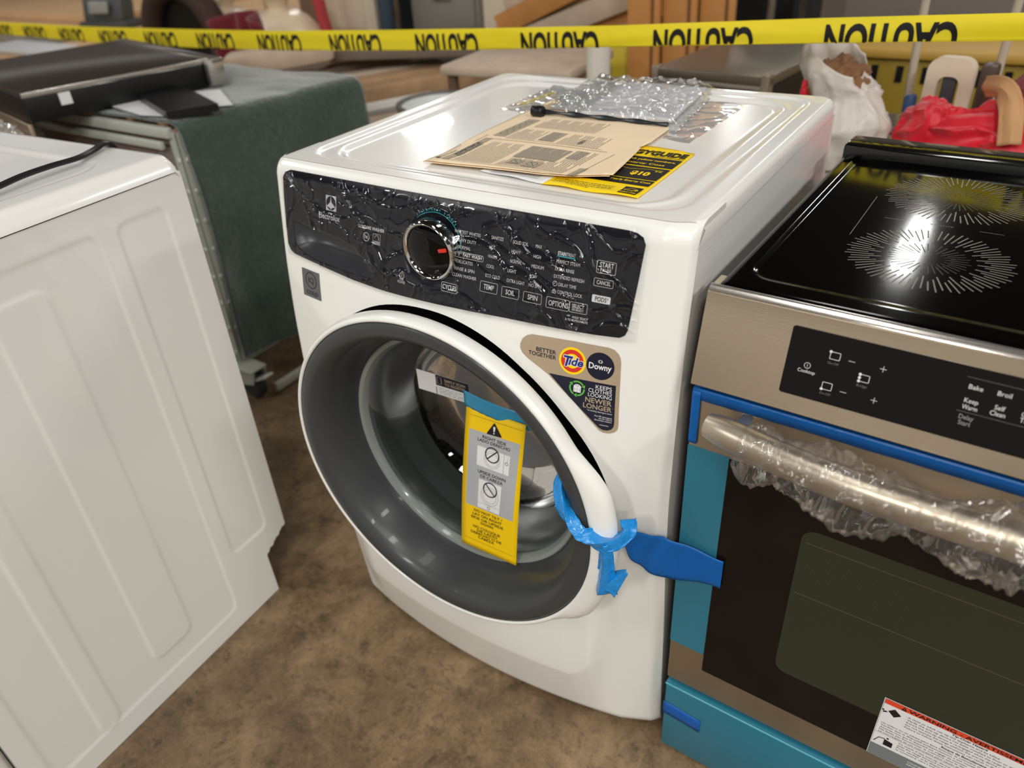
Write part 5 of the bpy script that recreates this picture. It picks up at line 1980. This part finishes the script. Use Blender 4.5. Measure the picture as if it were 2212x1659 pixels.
# yellow bin with dark slots
t = thing('yellow_bin', 'large mustard yellow bin with a row of dark slots behind the range', 'bin', (.95, 1.92, 0))
M_must = mat('mustard', (150, 124, 30), .5, noise_amt=.12, noise_scale=6)
b = B(); b.box((-.60, 0, .0), (.75, .5, .80), .02)
obj('body', b, M_must, t)
b = B(); b.box((-.61, -.02, .795), (.76, .51, .825), .01)
obj('rim', b, mat('mustard_rim', (186, 148, 66), .5), t)
for k in range(16):
    b = B(); b.box((-.50+k*.072, -.004, .728), (-.480+k*.072, .004, .775))
    obj('slot', b, M_black, t, smooth=False)
b = B(); b.box((.30, 2.46, 0), (1.9, 2.50, 1.0), .01)
single('grey_partition', b, mat('partition', (112, 104, 98), .6), 'low grey partition behind the mustard yellow bin', 'partition')
# table behind the range with red bag etc.
t = thing('steel_table', 'steel work table close behind the range under the red bag', 'table', (.98, 1.18, 0))
b = B(); b.box((-.48, -.26, .70), (.60, .36, .73), .004)
obj('top', b, M_ssb, t, angle=30)
for sx in (-.45, .57):
    for sy in (-.23, .33):
        b = B(); b.tube([(sx, sy, 0), (sx, sy, .70)], .018, 8)
        obj('leg', b, M_ssb, t)
def blob(name, c, r, m, label, cat, seed=0, amt=.25, sc=3., sq=(1, 1, 1), rid=.0, parent=None):
    bm = bmesh.new()
    bmesh.ops.create_icosphere(bm, subdivisions=5, radius=1)
    for v in bm.verts:
        n = v.co.normalized()
        k = 1+amt*noise.noise(n*sc+V((seed, 0, 0)))+rid*ridge(n+V((seed, 2, 0)), sc*1.3, 3)
        v.co = V((n.x*sq[0], n.y*sq[1], n.z*sq[2]))*r*k
        v.co.z = max(v.co.z, -r*sq[2]*.82)
    o = obj(name, bm, m, parent, angle=80)
    o.location = c
    if label: tag(o, label, cat)
    return o
M_redb = mat('red_nylon', (206, 20, 40), .45, noise_amt=.1, noise_scale=8, sheen=.2)
rb = thing('red_bag', 'bright red crumpled nylon bag with a tan strap on the steel table', 'bag', (.905, 1.08, .732))
blob('body', (0, 0, .062), .105, M_redb, None, None, 3, .38, 1.3, (1.45, .75, .72), .22, rb)
blob('flap', (-.105, -.01, .085), .058, M_redb, None, None, 9, .3, 1.3, (1.1, .9, .95), .25, rb)
blob('side_pocket', (.13, .0, .05), .060, M_redb, None, None, 6, .3, 1.3, (1.2, .9, .8), .3, rb)
b = B()
ribbon(b, smooth_path([(-.03, .05, .165), (.005, .0, .175), (.03, -.05, .150), (.045, -.085, .090)], 20), lambda t: .042, lambda t: .2, 2, .1)
obj('strap', b, mat('tan_strap', (198, 150, 104), .7), rb, solid=.004)
blob('clear_wad', (.83, .985, .775), .028, film_mat('wad_film', (250, 220, 225), .2, .12, haze=.35), 'small crumpled clear plastic wad on the front of the red bag', 'plastic', 4, .3, 3)
M_dkred = mat('dark_red_vinyl', (134, 44, 48), .4, noise_amt=.1, noise_scale=6)
blob('dark_red_cushion', (1.06, 1.42, .815), .13, M_dkred, 'dark red cushion at the right edge behind the red bag', 'cushion', 5, .15, 1.5, (1.2, .8, .75))
# white plastic bag
M_pb = mat('plastic_bag_white', (212, 203, 194), .35, bump=.4, bump_scale=25, alpha=.96)
wb = thing('carrier_bag', 'white plastic carrier bag full of brown stuff behind the washer corner', 'bag', (.625, 1.055, .732))
def bagw(u, v):
    a = u*2*math.pi
    z = v*.235
    r = interp(v, [0, .15, .4, .62, .8, 1], [.085, .105, .095, .070, .068, .062])
    r *= 1+.22*noise.noise(V((math.cos(a)*1.6, math.sin(a)*1.6, v*3)))+.13*ridge(V((math.cos(a), math.sin(a), v*1.2)), 2.2, 3)
    z += .045*math.cos(a-2.6)*sst(.6, 1, v)
    return V((r*math.cos(a)-.035*sst(.4, 1, v), r*math.sin(a)*.8, z))
b = B(); b.grid(64, 40, bagw, wrap=True)
obj('bag_skin', b, M_pb, wb, solid=.002, angle=85)
blob('brown_contents', (-.025, 0, .165), .058, mat('brown_stuff', (140, 100, 68), .8, bump=.5, bump_scale=50), None, None, 2, .3, 3, (1, .8, .9), .2, wb)
blob('red_patch', (-.085, -.02, .155), .018, M_redb, None, None, 2, .2, 2, (.6, 1, 1.6), 0, wb)
# posts and cream frame
for i, (x0, x1, lab) in enumerate(((.708, .722, 'thin pale metal post left of the cream stand'), (.888, .880, 'thin pale metal post right of the cream stand'))):
    t = thing('metal_post', lab, 'post', (0, 0, 0), 0, 'pale metal posts behind the red bag')
    b = B(); b.tube([(x1, 1.30, .732), (x1+(x0-x1)*.6, 1.302, .86), (x0, 1.304, 1.05)], .0095, 10)
    obj('tube', b, mat('post_pale', (196, 184, 164), .35, .3), t)
    b = B(); b.lathe([(0, 0), (.014, 0), (.014, .035), (.010, .04), (0, .04)], 16, (x1, 1.30, .795), 'Z')
    obj('collar', b, mat('collar_blue', (60, 84, 130), .4), t, label='dark blue collar')
t = thing('moulded_stand', 'cream moulded stand with a dark core standing behind the red bag', 'stand', (.795, 1.255, .732), -.15)
b = B()
fo = rrect(-.048, 0, .050, .195, .03, 5)
fi = rrect(-.022, .035, .024, .155, .018, 5)
bm = b.bm
vo = [bm.verts.new((p[0], 0, p[1])) for p in fo]
vi = [bm.verts.new((p[0], 0, p[1])) for p in fi]
n = len(fo)
fcs = []
for i in range(n):
    fcs.append(bm.faces.new([vo[i], vo[(i+1) % n], vi[(i+1) % n], vi[i]]))
r = bmesh.ops.extrude_face_region(bm, geom=fcs)
for v in r['geom']:
    if isinstance(v, bmesh.types.BMVert): v.co.y += .03
obj('shell', b, M_cream, t, angle=40)
b = B(); b.box((-.014, .008, .03), (.016, .024, .16), .004)
obj('core', b, mat('core_dark', (70, 72, 78), .4), t)
b = B(); b.box((.055, .02, .02), (.090, .05, .185), .008)
obj('side_bracket', b, mat('bracket_dark', (88, 76, 70), .35, .5), t)
# more stock further back so that the hall is not empty
for i, (x, y, w, d, h, m_, lab) in enumerate(((-2.9, 3.3, 1.1, .5, .95, M_wood2, 'brown chest far behind the cream urns'), (-.9, 3.5, 1.5, .6, 1.0, mat('far_dark', (44, 42, 42), .7), 'dark chest far behind the slanting planks'),
                                      (-5.6, 4.9, 2.2, .6, 1.0, M_ply, 'tall peach carton stack far behind the boards'), (1.6, 3.6, 1.6, .6, 1.1, mat('far_grey', (88, 84, 78), .7), 'grey cabinet far behind the mustard bin'))):
    b = B(); b.box((x-w/2, y, 0), (x+w/2, y+d, h), .01)
    single('storage_chest', b, m_, lab, 'chest')
